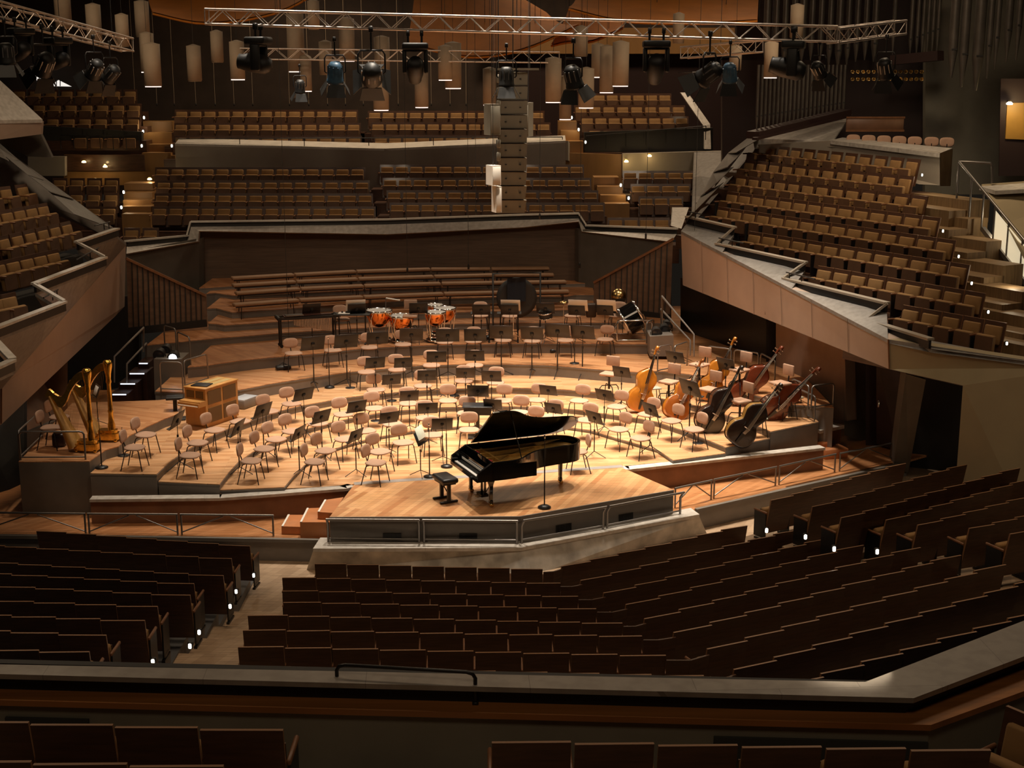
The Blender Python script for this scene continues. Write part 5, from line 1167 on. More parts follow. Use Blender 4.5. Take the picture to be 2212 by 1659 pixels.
hoop_px('bent railing before the floor spotlights at the bass steps', (1420,806), (1449,800), Z[4], .72)
hoop_px('bent railing at the top of the little bass stairs', (1456,800), (1484,790), Z[4], .68, False)
hoop_px('bent railing behind the swivel chair on the wooden platform', (1528,790), (1578,797), Z[4], .55, False)
hoop_px('bent railing between the two back basses', (1585,798), (1637,806), Z[4], .55, False)
hoop_px('bent railing at the black curtain edge', (1642,806), (1673,824), Z[4], .55, False)
hoop_px('bent railing at the outer corner behind the low stools', (1700,880), (1759,911), Z[3], .62)
hoop_px('bent railing at the back corner by the rose wall, nearer one', (1709,868), (1745,884), Z[4], .58, False)
hoop_px('bent railing at the back corner by the rose wall, farther one', (1752,884), (1799,878), Z[4], .58)
hoop_px('steel hoop beside the tilted bass drum', (1396,742), (1411,735), Z[5], .62, False)
for i, (p, q, r, s, lab) in enumerate([((1430,640),(1499,722),(1499,770),(1431,700),'long stair handrail in front of the black wall, upper one'),((1428,668),(1491,735),(1491,768),(1428,712),'long stair handrail in front of the black wall, lower one'),((310,708),(247,770),(247,826),(310,760),'stair handrail descending toward the harps, far one'),((316,742),(274,786),(274,830),(316,800),'stair handrail descending toward the lit steps, near one')]):
    Y = (37.5,38.1,35.5,36.1)[i]
    a, b, c, d_ = Q(*p,Y+1.5), Q(*q,Y), Q(*r,Y), Q(*s,Y+1.5)
    hoop(lab, [d_, a, b, c], .02, 'grey')
# lit stairs west, small wooden steps, floor spotlights
st = MB(); led = []
for i, (x0, y0, x1, y1) in enumerate([(301,783,320,791),(281,805,313,818),(261,827,293,840),(244,850,274,864)]):
    Y = 37.2 - .55*i; a, b = Q(x0,y0,Y), Q(x1,y1,Y); d = (b-a); d.z = 0; a2 = a - d*.15; b2 = b + d*.15; b2.z = a2.z = (a.z+b.z)/2 if False else a.z
    st.hexa([Vector((a2.x,a2.y-.02,a2.z-1.0)), Vector((b2.x,b2.y-.02,a2.z-1.0)), Vector((b2.x,b2.y+.75,a2.z-1.0)), Vector((a2.x,a2.y+.75,a2.z-1.0)), Vector((a2.x,a2.y-.02,a2.z)), Vector((b2.x,b2.y-.02,a2.z-.0)), Vector((b2.x,b2.y+.75,a2.z)), Vector((a2.x,a2.y+.75,a2.z))])
    led.append((a, b, a2.z, i))
struct('floor_west_stair', st, mat('dark_red_stair', (.05,.02,.014), .5))
for a, b, z, i in led:
    t = thing('step_light_strip', 'thin white light strip on the dark stair by the harps, %s from the top' % ORD[i+1], 'light strip', a, 0, 'lit strips of the dark stair'); q = MB(); e_ = Vector((b.x, b.y, a.z)) - a; bar(q, Vector((0,-.04,-.02)), e_ + Vector((0,-.04,-.02)), .03, .025); part('diffuser', q, M['led'], t); q = MB(); bar(q, Vector((0,-.035,-.04)), e_ + Vector((0,-.035,-.04)), .03, .015); part('channel', q, M['alu'], t)
t = thing('wooden_steps', 'red-brown wooden steps with white edges climbing to the platform corner', 'steps', P(640,1150,ZW), 0); o = Vector(t.location)
for i, (pts, z) in enumerate([([(608,1137),(622,1112),(700,1112),(712,1140)],-.38),([(648,1128),(663,1098),(706,1096),(716,1128)],-.22),([(686,1106),(701,1080),(742,1074),(722,1108)],-.07)]):
    q = [P(x,y,z) for x, y in pts]; s = MB().prism([(p.x-o.x, p.y-o.y) for p in q], -.0 if i == 0 else -.02, z-ZW); part('tread', s, M['step_red'], t)
    e_ = MB(); bar(e_, q[0]-o+Vector((.02,0,.005)), q[1]-o+Vector((.02,0,.005)), .04, .012); part('white_edge', e_, M['paper'], t)
t = thing('wooden_step', 'small wooden step box at the end of the brown wall', 'steps', P(1795,985,ZW), .3); part('lower_tread', MB().rbox((0,0,.12), (.62,.55,.24), .01, 1), M['step_red'], t); part('upper_tread', MB().rbox((-.2,.18,.3), (.4,.4,.16), .01, 1), M['step_red'], t)
def vents(px0, py0, px1, py1, label):
    a, b = P(px0,py1,-.45), P(px1,py1,-.45)
    fr_ = lambda p: p
    t = thing('floor_vent', label, 'vent', (0,0,0), 0, 'black grilles of the platform front'); 
    e0, e1 = (pf[1], pf[2]) if px0 < 1100 else (pf[2], pf[3])
    def onf(px, py):                    # on the platform's front face
        n = Vector((-(e1-e0).y, (e1-e0).x, 0)).normalized(); d = ray(px, py); tt = (e0-EYE).dot(n)/d.dot(n); return EYE + d*tt - n*.015
    q = [onf(px0,py0), onf(px1, py0 - (px1-px0)*(.17 if px0 > 1100 else 0)), onf(px1, py1 - (px1-px0)*(.17 if px0 > 1100 else 0)), onf(px0,py1)]
    part('grille_back', MB().slab(q, (0,.01,0)), M['black'], t); s = MB()
    for i in range(12): u = (i+.5)/12; bar(s, q[0].lerp(q[1],u)+Vector((0,-.006,0)), q[3].lerp(q[2],u)+Vector((0,-.006,0)), .014, .008)
    part('slats', s, M['nearblack'], t)
vents(827,1152,867,1166,'black grille in the platform front under the chairs, westernmost'); vents(992,1152,1031,1166,'black grille in the platform front below the piano bench'); vents(1200,1135,1234,1152,'black grille in the slanting platform front below the microphone pole'); vents(1336,1112,1367,1127,'black grille in the slanting platform front, easternmost')
def floodlight(px, py, Y, label, on=False):
    t = thing('floor_spotlight', label, 'spotlight', Q(px,py,Y), 0, 'floor spotlights'); Mx = Matrix.Rotation(PI/2+.15, 4, 'X')
    part('housing', MB().lathe([(.08,-.26),(.13,-.22),(.14,0),(.15,.02),(.15,.04),(.13,.04)], 18, Mx), M['black'], t); part('lens', MB().lathe([(.13,.03),(.08,.05),(0,.055)], 18, Mx, True, False), M['beam'] if on else M['lens'], t)
    part('yoke', MB().tube([(-.16,.05,.02),(-.17,.08,-.16),(.17,.08,-.16),(.16,.05,.02)], .012, 6), M['steel_bk'], t)
floodlight(343,766,36.4,'round floor spotlight on the dark block by the harps, left dark and nearer'); floodlight(357,757,36.9,'round floor spotlight on the dark block, behind the other unlit one'); floodlight(374,772,36.3,'bright white floor spotlight shining on the dark block',True)
floodlight(1418,719,38.6,'round unlit spotlight on the grey block east of the bass drum, nearer one'); floodlight(1436,712,39.0,'round unlit spotlight on the grey block east of the bass drum, middle one'); floodlight(1441,704,39.5,'round unlit spotlight on the grey block east of the bass drum, back one')
struct('wall_spot_block_west', MB().slab(QQ([(332,776,36.1),(392,776,36.1),(400,852,36.1),(334,852,36.1)]), (0,.9,0)), M['grey_dark'])
struct('wall_spot_block_east', MB().slab(QQ([(1404,727,38.4),(1455,724,38.4),(1455,770,38.4),(1404,770,38.4)]), (0,1.0,0)), M['grey'])
# dark handrail on the nearest parapet
hz = 3.78
hl, hr = P(729,1503,hz), P(1027,1521,hz)
t = thing('parapet_handrail', 'black bent handrail standing on the nearest wooden ledge', 'handrail', hl, 0); d = hr-hl; u = Vector((0,0,.27)); dn_ = d.normalized()
part('bent_tube', MB().tube([Vector((0,0,0)), u*.82, u*.95+dn_*.02, u+dn_*.07, d+u-dn_*.07, d+u*.95-dn_*.02, d+u*.82, d], .0155, 10), M['steel_bk'], t)
for p in (Vector((0,0,.012)), d + Vector((0,0,.012))): part('foot_plate', MB().rbox(p, (.05,.05,.024), .006, 1), M['steel_bk'], t)
# slim rails along the zigzag and rear parapets
for i, (s, up) in enumerate(((rails[1],1),(rails[2],1),(rails[0],1))):
    a, b = s[0], s[1]; d = (b-a); a2 = a + d*.02; b2 = a + d*.32
    t = thing('slim_handrail', 'slim black handrail on the zigzag ledge of the big balcony, %s step from the front' % ('second','first','third')[i], 'handrail', a2, 0, 'slim black handrails'); part('bar', MB().tube([(0,0,.16), b2-a2+Vector((0,0,.16))], .018, 6), M['steel_bk'], t)
    for u in (.12,.55): part('post', MB().tube([(b2-a2)*u, (b2-a2)*u+Vector((0,0,.16))], .014, 6), M['steel_bk'], t)
for i, (x0,y0,x1,y1,z) in enumerate([(205,497,238,489,4.5),(165,572,214,545,4.1),(95,655,126,637,3.7)]):
    a, b = P(x0,y0,z), P(x1,y1,z); t = thing('slim_handrail', 'slim black handrail on the zigzag ledge over the harps, %s step from the top' % ORD[i+1], 'handrail', a, 0, 'slim black handrails'); part('bar', MB().tube([(0,0,.12), b-a+Vector((0,0,.12))], .018, 6), M['steel_bk'], t)
    for u in (.6,.92): part('post', MB().tube([(b-a)*u-Vector((0,0,.05)), (b-a)*u+Vector((0,0,.12))], .014, 6), M['steel_bk'], t)
# ================================================================ hanging lamps
zc = 17.4
LA = [(138,-60,60,34,0),(205,10,90,31,0),(266,32,99,27,0),(309,3,78,30,0),(320,72,155,30,1),(331,95,186,36,1),(421,99,174,30,0),(470,68,133,26,0),(514,90,171,31,1),(641,30,154,35,1),(662,121,196,24,1),(704,90,160,27,0),(750,40,131,33,1),(826,80,179,33,1),(823.6,150,237,33,1),(911,150,231,29,1),(979,93,190,35,1),(962,100,172,30,1),(1058,148,226,29,1),(1195,126,220,34,1),(1221,165,257,26,1),(1266,148,232,33,1),(1291,96,166,27,1),(1310,100,199,30,1),(1340,91,185,35,1),(1588,100,150,26,0),(1664,92,167,29,1),(1720,11,80,28,0),(678,2,62,25,0),(1255,58,120,28,0),(1465,30,92,24,0)]
LA0 = None
for i, (x, y0, y1, w, lit) in enumerate(sorted(LA)):
    Y = 42.5 - (i % 3)*.75; rr = w/2*Y/F; b = Q(x, y1, Y); tp = Q(x, y0, Y); h = tp.z - b.z
    t = thing('pendant_lamp', '%s beige hanging cylinder lamp, %s among all the hanging cylinders' % ('glowing-rimmed' if lit else 'unlit', ('%s from the west' % ORD[i+1]) if i < 16 else ('%s from the organ' % ORD[31-i])), 'pendant lamp', b, 0, 'hanging cylinder lamps')
    part('shade', MB().lathe([(rr*.88,.0),(rr,.0),(rr,h),(rr*.9,h),(.03,h+.05),(.0,h+.05)], 24), M['lamp'], t)
    part('diffuser', MB().lathe([(0,-.03),(rr*.93,-.03),(rr*.93,.03),(0,.03)], 24), M['glow'] if lit else M['lamp'], t)
    part('cable', MB().tube([(0,0,h+.04),(0,0,zc-b.z)], .006, 5), M['nearblack'], t)
# ================================================================ trusses
def truss(label, a, b, s, n, drop=None):
    t = thing('lighting_truss', label, 'truss', a, 0, 'aluminium lighting trusses'); d = b - a; L_ = d.length; x = d.normalized(); y = Vector((-x.y, x.x, 0)).normalized(); z = x.cross(y)
    cs = [(-.5,-.5),(.5,-.5),(.5,.5),(-.5,.5)]; f = lambda u, c: x*(u*L_) + y*(c[0]*s) + z*(c[1]*s)
    for c in cs: part('chord', MB().tube([f(0,c), f(1,c)], .025, 8), M['alu'], t)
    l = MB()
    for i in range(n):
        for c, c2 in ((cs[0],cs[3]),(cs[1],cs[2]),(cs[0],cs[1]),(cs[3],cs[2])):
            p, q = (c, c2) if i % 2 == 0 else (c2, c); l.tube([f(i/n,p), f((i+1)/n,q)], .010, 5)
    for c, c2 in ((cs[0],cs[3]),(cs[3],cs[2]),(cs[2],cs[1]),(cs[1],cs[0])):
        for u in (0,1): l.tube([f(u,c), f(u,c2)], .012, 5)
    part('lacing', l, M['alu'], t)
    for u in ((.12,.5,.88) if drop is None else drop):
        p = f(u,(0,.5)); part('hanger_cable', MB().tube([p, (p.x,p.y,zc-a.z)], .008, 5), M['nearblack'], t)
    return t
truss('long aluminium truss spanning the hall above the stage', Q(447,36,30), Q(1806,74,29), .30, 40)
truss('aluminium truss turning toward the organ beyond the long one', Q(1800,78,29), Q(1945,59,31.5), .28, 7, (.3,.9))
truss('aluminium truss coming down from the upper corner over the ochre side rows', Q(-60,8,27), Q(275,97,34.5), .30, 16)
truss('thin rear truss behind the hanging cylinders', Q(515,116,41), Q(1208,124,41), .30, 26)
truss('short rear truss piece beside the blue-lit spotlight', Q(1478,114,38), Q(1640,100,36), .28, 7, (.5,))
# ================================================================ stage spotlights on the trusses
def fresnel(px, py, Y, w, tilt, rot, label, body='fixture', barn=True, up=1.0, glow=False):
    c = Q(px, py, Y); k = scale_at(c); s = w/k/.42                     # unit fixture is .42 wide
    t = thing('stage_spotlight', label, 'spotlight', c, rot, 'stage spotlights'); t.scale = (s,s,s); Mx = Matrix.Rotation(tilt, 4, 'X')
    b = MB().lathe([(.0,.24),(.10,.23),(.14,.17),(.155,.05),(.165,-.12),(.175,-.14),(.175,-.19),(.15,-.19)], 20, Mx); part('housing', b, M[body], t)
    fn = MB()
    for j in range(10): a = 2*PI*j/10; fn.box((.152*math.cos(a), .152*math.sin(a), .06), (.02,.02,.2), Mx)
    part('cooling_fins', fn, M['fin'] if not glow else M['blue_lit'], t); part('lens', MB().lathe([(.15,-.17),(0,-.15)], 20, Mx, True, False), M['lens'], t)
    if barn:
        for j in range(4):
            r = Mx @ rotz(j*PI/2); v = [(-.15,.17,-.19),(.15,.17,-.19),(.20,.30,-.42),(-.20,.30,-.42)]
            q = MB().slab([r @ Vector(p) for p in v], r.to_3x3() @ Vector((0,-.012,.004))); part('barn_door', q, M['fixture'], t)
    part('yoke', MB().tube([(-.17,0,0),(-.21,0,.03),(-.21,0,.30),(-.17,0,.36),(.17,0,.36),(.21,0,.30),(.21,0,.03),(.17,0,0)], .014, 6), M['steel_bk'], t)
    cl = MB().tube([(0,0,.36),(0,0,.36+.30*up)], .016, 6); cl.rbox((0,0,.36+.32*up), (.07,.07,.10), .012, 1); part('clamp', cl, M['steel_bk'], t); return t
def mover(px, py, Y, w, tilt, rot, label):
    c = Q(px, py, Y); k = scale_at(c); s = w/k/.46; t = thing('moving_head_spotlight', label, 'moving head light', c, rot, 'moving head lights'); t.scale = (s,s,s)
    b = MB(); b.rbox((0,0,.36), (.46,.34,.12), .03, 2); part('base', b, M['fixture'], t)
    y = MB(); y.rbox((-.19,0,.10), (.07,.16,.42), .03, 2); y.rbox((.19,0,.10), (.07,.16,.42), .03, 2); y.rbox((0,0,.29), (.40,.16,.05), .02, 1); part('yoke', y, M['fixture'], t)
    Mx = Matrix.Rotation(tilt, 4, 'X'); h = MB().lathe([(0,.20),(.10,.19),(.15,.10),(.15,-.16),(.12,-.30),(.12,-.34),(.09,-.34)], 18, Mx); part('head', h, M['fixture'], t); part('lens', MB().lathe([(.10,-.335),(0,-.32)], 18, Mx, True, False), M['lens'], t)
    cl = MB()
    for x in (-.12,.12): cl.tube([(x,0,.40),(x,0,.62)], .02, 6); cl.rbox((x,0,.58), (.06,.08,.1), .01, 1)
    part('clamp', cl, M['steel_bk'], t); return t
fresnel(648,188,33,28,.2,.3,'small black spotlight hanging between two cylinders west of the blue one')
fresnel(724,158,29.6,44,.35,.2,'spotlight with blue-lit back and a paper tag, western one', 'blue_lit', glow=True)
fresnel(803,160,29.5,58,1.25,.1,'wide spotlight with a big pale barn door facing the hall')
mover(897,145,29.5,56,.9,.1,'black moving head light pointing down beside the orange sail')
mover(560,138,29.8,62,1.7,1.4,'bulky black moving head light turned sideways at the west end of the long truss')
fresnel(1094,168,29.2,42,.05,.0,'upright finned spotlight in front of the speaker column')
fresnel(1238,168,29.1,48,.38,-.7,'finned spotlight with open barn doors just east of the speaker column')
mover(1417,142,29,58,.75,0,'black moving head light above the eastern wing seats')
fresnel(1532,160,29,52,1.0,.9,'spotlight with a large square barn door beside the eastern blue one')
fresnel(1576,158,28.9,40,.5,-.3,'spotlight with blue-lit back, eastern one by the organ pipes', 'blue_lit', glow=True)
mover(1712,150,29,66,1.8,1.3,'big black moving head light before the lower organ pipes')
fresnel(1768,152,29,36,.7,-.8,'black spotlight with a pale finned back next to the big moving head')
fresnel(1912,150,30.4,42,.5,-.6,'last spotlight of the truss before the small organ bells')
fresnel(14,118,27.2,44,.15,.2,'finned spotlight at the upper corner of the hall edge'); mover(48,108,28,50,1.2,.8,'black moving head light by the upper corner truss, nearest the edge')
fresnel(96,140,29,50,.75,.8,'spotlight with pale back plate tilted toward the stage, upper corner'); mover(128,130,30,52,1.3,1.0,'black moving head light in the middle of the corner truss')
fresnel(205,150,31.5,42,.8,.8,'black spotlight with barn doors near the end of the corner truss'); fresnel(240,160,33,40,.9,1.0,'last black spotlight of the corner truss before the beige cylinders')
# ================================================================ line array and small speakers
t = thing('line_array_speaker', 'tall hanging column of cream speaker boxes above the orchestra', 'speaker column', Q(1105,310,34), 0); o = Vector(t.location)
ys = [155 + 31*i for i in range(11)]
for i in range(10):
    u = i/9; cxp = 1108 - 0*u; w = 62 - 3*u; a = Q(cxp, ys[i], 34) - o; b = Q(cxp-1-4*(u**3), ys[i+1]-1, 34) - o; hw = w/2*34.5/F
    cv = .35*u*u
    c = MB().hexa([Vector((b.x-hw,b.y+cv,b.z)), Vector((b.x+hw,b.y+cv,b.z)), Vector((b.x+hw*.8,b.y+.6+cv,b.z)), Vector((b.x-hw*.8,b.y+.6+cv,b.z)), Vector((a.x-hw,a.y+cv*.85,a.z-.012)), Vector((a.x+hw,a.y+cv*.85,a.z-.012)), Vector((a.x+hw*.8,a.y+.6+cv*.85,a.z-.012)), Vector((a.x-hw*.8,a.y+.6+cv*.85,a.z-.004))])
    bx = part('cabinet', c, M['array'], t); g = MB()
    for sx in (-.5,.5): g.box((a.x+hw*sx,a.y+cv*.9-.012,(a.z+b.z)/2), (.05,.02,.03))
    g.box((a.x,a.y+cv*.9-.006,b.z+.01),(hw*1.9,.012,.012)); part('hinge', g, M['nearblack'], t)
tb = Q(1108,155,34) - o; f = MB(); bar(f, tb + Vector((-.55,.1,.06)), tb + Vector((.62,.1,.06)), .5, .05); part('flying_frame', f, M['array'], t)
for dx in (-.35,0,.4): part('chain', MB().tube([tb + Vector((dx,.1,.08)), Vector((tb.x+dx,tb.y+.1,zc-o.z))], .012, 5), M['nearblack'], t)
sd = MB(); 
for i in range(10): p = Q(1077,170+i*28,33.7) - o; sd.rbox((p.x,p.y,p.z), (.10,.3,.20), .02, 1)
part('side_bracket', sd, M['array'], t)
def box_speaker(px, py, Y, w, h, d, rot, m, label):
    t = thing('hanging_speaker', label, 'speaker', Q(px,py,Y), rot); k = scale_at(t.location)
    c = MB(); c.hexa([(-w/k/2,-d/2,-h/k/2),(w/k/2,-d/2,-h/k/2),(w/k/2*.8,d/2,-h/k/2),(-w/k/2*.8,d/2,-h/k/2),(-w/k/2,-d/2,h/k/2),(w/k/2,-d/2,h/k/2),(w/k/2*.8,d/2,h/k/2),(-w/k/2*.8,d/2,h/k/2)]); part('cabinet', c, M[m], t)
    part('hanger', MB().tube([(0,0,h/k/2-.02),(0,0,zc-t.location.z)], .008, 5), M['nearblack'], t); part('grille', MB().rbox((0,-d/2-.01,0), (w/k*.86,.02,h/k*.86), .006, 1), M['array'] if m != 'array_w' else M['array_w'], t)
box_speaker(1062,258,33.1,26,66,.35,.5,'array','slim cream speaker hanging against the west side of the tall column')
box_speaker(1065,378,32.9,22,42,.35,.5,'array_w','small white speaker box hanging by the lower end of the tall column'); box_speaker(1072,430,33,14,56,.3,.4,'array_w','white curved bracket speaker at the column foot')
box_speaker(1141,258,35.6,14,72,.35,-.4,'array','slim cream speaker hanging against the east side of the tall column')
# thin microphones and cables hanging from the ceiling
for i, (x, y, Y, lab) in enumerate([(625,757,39,'thin hanging microphone cable ending over the bare fifth tier'),(1028,460,40,'hanging microphone pair at the end of two cables before the white parapet'),(1012,578,42,'thin hanging cable over the highest choir row'),(1166,470,40,'hanging black microphone beside the foot of the speaker column'),(1252,575,43,'thin hanging cable ending at the corner of the rear wall'),(1395,512,41,'thin hanging cable in front of the rising screen'),(1500,510,40,'thin hanging cable at the edge of the big balcony'),(880,586,42,'thin hanging cable in the middle of the choir'),(1068,440,36,'cable bundle beside the speaker column')]):
    p = Q(x, y, Y); t = thing('hanging_microphone', lab, 'microphone', p, 0, 'hanging microphones'); part('cable', MB().tube([(0,0,.1),(0,0,zc-p.z)], .007, 5), M['nearblack'], t); part('capsule', MB().lathe([(.0,-.06),(.03,-.05),(.03,.08),(.012,.12)], 10), M['steel_bk'], t)
# ================================================================ orange sails
def sail(label, px, Y0, Y1, amt):
    t = thing('acoustic_sail', label, 'ceiling sail', Q(*px[0], Y0), 0, 'orange acoustic sails'); o = Vector(t.location); xs = [p[0] for p in px]; n = len(px)//2; top, bot = px[:n], px[n:][::-1]
    a = [Q(x, y, Y1) - o for x, y in smooth(top, 5)]; b = [Q(x, y, Y0) - o for x, y in smooth(bot, 5)]; mb = MB(); g = []
    for p, q in zip(a, b):
        for j in range(7): u = j/6; v = p.lerp(q, u); v.z -= amt*math.sin(PI*u); g.append(v)
    k = len(a); mb.add(g, [(i*7+j, i*7+j+1, (i+1)*7+j+1, (i+1)*7+j) for i in range(k-1) for j in range(6)], True)
    mb.add([v + Vector((0,0,.06)) for v in g], [(i*7+j, (i+1)*7+j, (i+1)*7+j+1, i*7+j+1) for i in range(k-1) for j in range(6)], True)
    part('shell', mb, M['sail'], t); e_ = MB().tube(b, .035, 6); part('edge', e_, M['sail'], t)
    for u in (.2,.5,.8):
        p = g[int(u*(k-1))*7+3]; part('suspension_cord', MB().tube([p, (p.x,p.y,zc-o.z)], .01, 5), M['nearblack'], t)
sail('western orange curved sail under the ceiling', [(310,-60),(420,-75),(540,-75),(660,-60), (690,-20),(600,30),(450,52),(345,38)][:4] + [(690,-20),(600,28),(450,52),(330,30)], 44, 49, .25)
sail('central orange sail lying low behind the long truss', [(900,-50),(1000,-45),(1090,-20),(1180,30), (1250,55),(1130,108),(1010,124),(880,95)], 46, 51, .2)
sail('eastern orange sail running up to the organ pipes', [(1260,-50),(1380,-60),(1520,-60),(1640,-40), (1636,46),(1500,52),(1340,46),(1228,20)], 43, 48, .25)
sail('small dark-shadowed orange sail between the central and the eastern one', [(1230,20),(1260,25),(1300,35),(1350,46), (1345,62),(1280,90),(1230,92),(1190,100)], 47, 50, .1)
# ================================================================ organ
org = thing('pipe_organ', 'pipe organ with rows of grey metal pipes above the big balcony', 'pipe organ', Q(1720,280,44), 0); oo = Vector(org.location)
def pipe(px, ytop, ymouth, yfoot, w, Y):
    a, m, f = Q(px,ytop,Y)-oo, Q(px,ymouth,Y)-oo, Q(px,yfoot,Y)-oo; r = w/2*Y*1.0/F
    mb = MB().lathe([(r*.22,f.z),(r*.98,m.z),(r,m.z+.02),(r,a.z)], 12, T(m.x,m.y,0)); o = part('pipe', mb, M['pipe'], org)
    q = MB().box((m.x,m.y-r*.98,m.z+.07), (r*1.1,.02,.05)); link('mouth', q.mesh('mouth', M['nearblack']), o)
for i in range(22):
    u = i/21; x = 1635 + 187*u; yf = 286 - 38*u; ln_ = 62 - 30*u; pipe(x, 140, yf-22-8*(1-u), yf, 6.4, 44.5+3*u)
for i in range(13): x = 1655 + 19.5*i; pipe(x, -60, 104 + 10*math.sin(i), 138 + 8*math.sin(i), 12 if i % 4 else 15, 48)
for i, (x, ym, yf) in enumerate([(1930,80,118),(1967,90,118),(1981,85,118),(1993,80,118),(2004,76,117),(2015,72,117),(2026,68,116)]): pipe(x, -60, ym, yf, 9, 46)
for i, (x, ym, yf, w) in enumerate([(2058,112,168,20),(2081,122,188,20),(2112,126,196,24),(2136,104,170,14),(2153,86,150,12),(2178,70,135,16),(2200,60,130,14)]): pipe(x, -60, ym, yf, w, 43)
sill = MB(); bar(sill, Q(1626,292,44)-oo, Q(1826,243,47)-oo, .5, .22); bar(sill, Q(1630,300,43.6)-oo, Q(1826,252,46.6)-oo, .2, .08); part('wind_chest', sill, M['maroon'], org)
sill = MB(); bar(sill, Q(1930,130,46)-oo, Q(2032,120,45)-oo, .5, .3); part('upper_chest', sill, M['maroon'], org)
for i in range(14):
    for j in range(2): p = Q(1842+11.5*i, 155+16*j, 46.5)-oo; part('trumpet_bell', MB().lathe([(.05,-.12),(.07,0),(.045,0),(.03,-.1)], 10, T(p) @ Matrix.Rotation(PI/2, 4, 'X')), M['brass'], org)
t = thing('organ_console_screen', 'brown wooden screen standing behind the small ledge chairs', 'screen', Q(1890,268,45), .05); k = scale_at(t.location); part('panel', MB().rbox((0,0,0), (126/k,.08,28/k), .02, 1), M['red_panel'], t); part('frame', MB().box((0,-.05,-14/k),(128/k,.03,.06)).box((0,-.05,14/k),(128/k,.03,.06)), M['seatwood2'], t)
for i in range(7):
    x = 1843 + 33.2*i + (3 if i > 4 else 0); b = Q(x, 300+1.2*i, 43.6-.55*i); t = thing('ledge_chair', 'round-backed beige chair behind the top stone ledge, %s from the organ' % ORD[i+1], 'chair', b, PI, 'chairs behind the top ledge'); q = part('backrest', CH[1][1], None, t); q.location = (0,.25,-.705); part('back_post', MB().tube([(0,.03,-.5),(0,.03,-.05)], .014, 6), M['steel_bk'], t); part('seat', MB().rbox((0,-.22,-.33), (.40,.40,.05), .022, 2), M['tan'], t)
# east aisle railing with lit panels, far stairs, wall lamps, step lights
a0, a1 = Q(2072,349,37), Q(2230,540,33.4)
t = thing('stair_railing', 'pale steel stair railing with glowing panels beside the ochre balcony seats', 'railing', a0, 0); d = a1-a0
part('handrail', MB().tube([Vector((0,0,0)), d], .035, 8), M['rail'], t); l0 = Vector((0,0,-.9)); lw = MB(); bar(lw, d*.38+l0*1.0, d+l0, .1, .12); part('lower_rail', lw, M['rail'], t)
for u in (0,.19,.36,.52,.7,.88): part('post', MB().tube([d*u, d*u+l0*(1.7 if u < .3 else 1.1)], .028, 8), M['rail'], t)
part('landing_rail', MB().tube([Vector((0,0,0)), Q(2140,352,36.5)-a0, Q(2143,360,36.5)-a0, Q(2143,396,36.5)-a0], .028, 8), M['rail'], t)
for u0, u1 in ((.53,.69),(.71,.87),(.89,1.0)): part('glowing_panel', MB().slab([d*u0+l0*.12, d*u1+l0*.12, d*u1+l0*.95, d*u0+l0*.95], (0,.03,0)), glassm('lit_frosted_panel_%d' % int(u0*100), (1,.86,.58), 1, .3, .55), t)
struct('wall_aisle_slope', MB().slab(QQ([(2120,400,36.6),(2330,385,36),(2330,700,31.5),(2212,560,33),(2150,440,35.6)]), (.1,.3,0)), M['plaster_olive'])
struct('trim_aisle_slope', MB().slab(QQ([(2116,402,36.6),(2330,386,36),(2330,402,35),(2150,412,35.8)]), (0,0,-.1)), M['slab'])
struct('door_2', MB().slab(QQ([(2176,222,43.6),(2330,222,43),(2330,306,43),(2172,300,43.6)]), (0,.05,0)), mat('lit_ochre_door', (.42,.22,.04), .5, 0, .2, 1))
struct('wall_door_surround', MB().slab(QQ([(2162,170,43.7),(2330,170,43.1),(2330,380,43.1),(2158,380,43.7)]), (0,.05,0)), M['maroon'])
def wall_lamp(px, py, Y, label, m='glow_warm', r=.09):
    t = thing('wall_lamp', label, 'wall lamp', Q(px,py,Y), 0, 'small lit wall lamps'); part('bowl', MB().lathe([(r*.5,.0),(r,-.05),(r*.9,-.08),(0,-.09)], 14), M[m], t); part('bracket', MB().box((0,.06,.02), (.08,.12,.05)), M['brass'], t)
wall_lamp(181,347,56.2,'lit wall lamp on the ochre wall by the western stair, farther from the steps'); wall_lamp(227,357,56.2,'lit wall lamp on the ochre wall by the western stair, nearer the steps'); wall_lamp(323,384,54.8,'lit lamp beside the top of the western lower stair'); wall_lamp(1353,346,56.1,'lit wall lamp on the eastern ochre wall, lower one'); wall_lamp(1403,334,56.1,'lit wall lamp on the eastern ochre wall, upper one'); wall_lamp(2181,220,43.2,'white lamp over the ochre door beyond the organ','glow_hot',.10)
def steplight(px, py, Y, label, m='glow_hot', s=.05):
    t = thing('step_spot_lamp', label, 'step light', Q(px,py,Y), 0, 'small step lights'); part('lens', MB().rbox((0,0,0), (s*.8,s*.5,s*1.4), s*.2, 1), M[m], t); part('bezel', MB().rbox((0,.03,0), (s*1.4,.03,s*2), s*.2, 1), M['steel_bk'], t)
def stairs(nm, steps_, w, m):
    mb = MB()
    for (x, y, Y) in steps_:
        p = Q(x, y, Y); k = scale_at(p); hw = w/k/2; mb.box((p.x, Y+.45, p.z-.6), (hw*2, .95, 1.2))
    struct(nm, mb, m)
stairs('floor_stair_upper_west', [(340,262,58.6),(340,286,57.9),(339,312,57.2),(338,330,56.6)], 62, M['ochre_wall']); stairs('floor_stair_lower_west', [(299,396,53.8),(298,416,53.1),(297,432,52.4),(295,446,51.7),(294,462,51)], 62, M['ochre_wall'])
stairs('floor_stair_lower_east', [(1310,383,53.8),(1318,403,53.1),(1325,422,52.4),(1333,440,51.7)], 54, M['ochre_wall']); stairs('floor_stair_upper_east', [(1226,262,58),(1232,282,57.4),(1240,305,56.8)], 40, M['ochre_wall'])
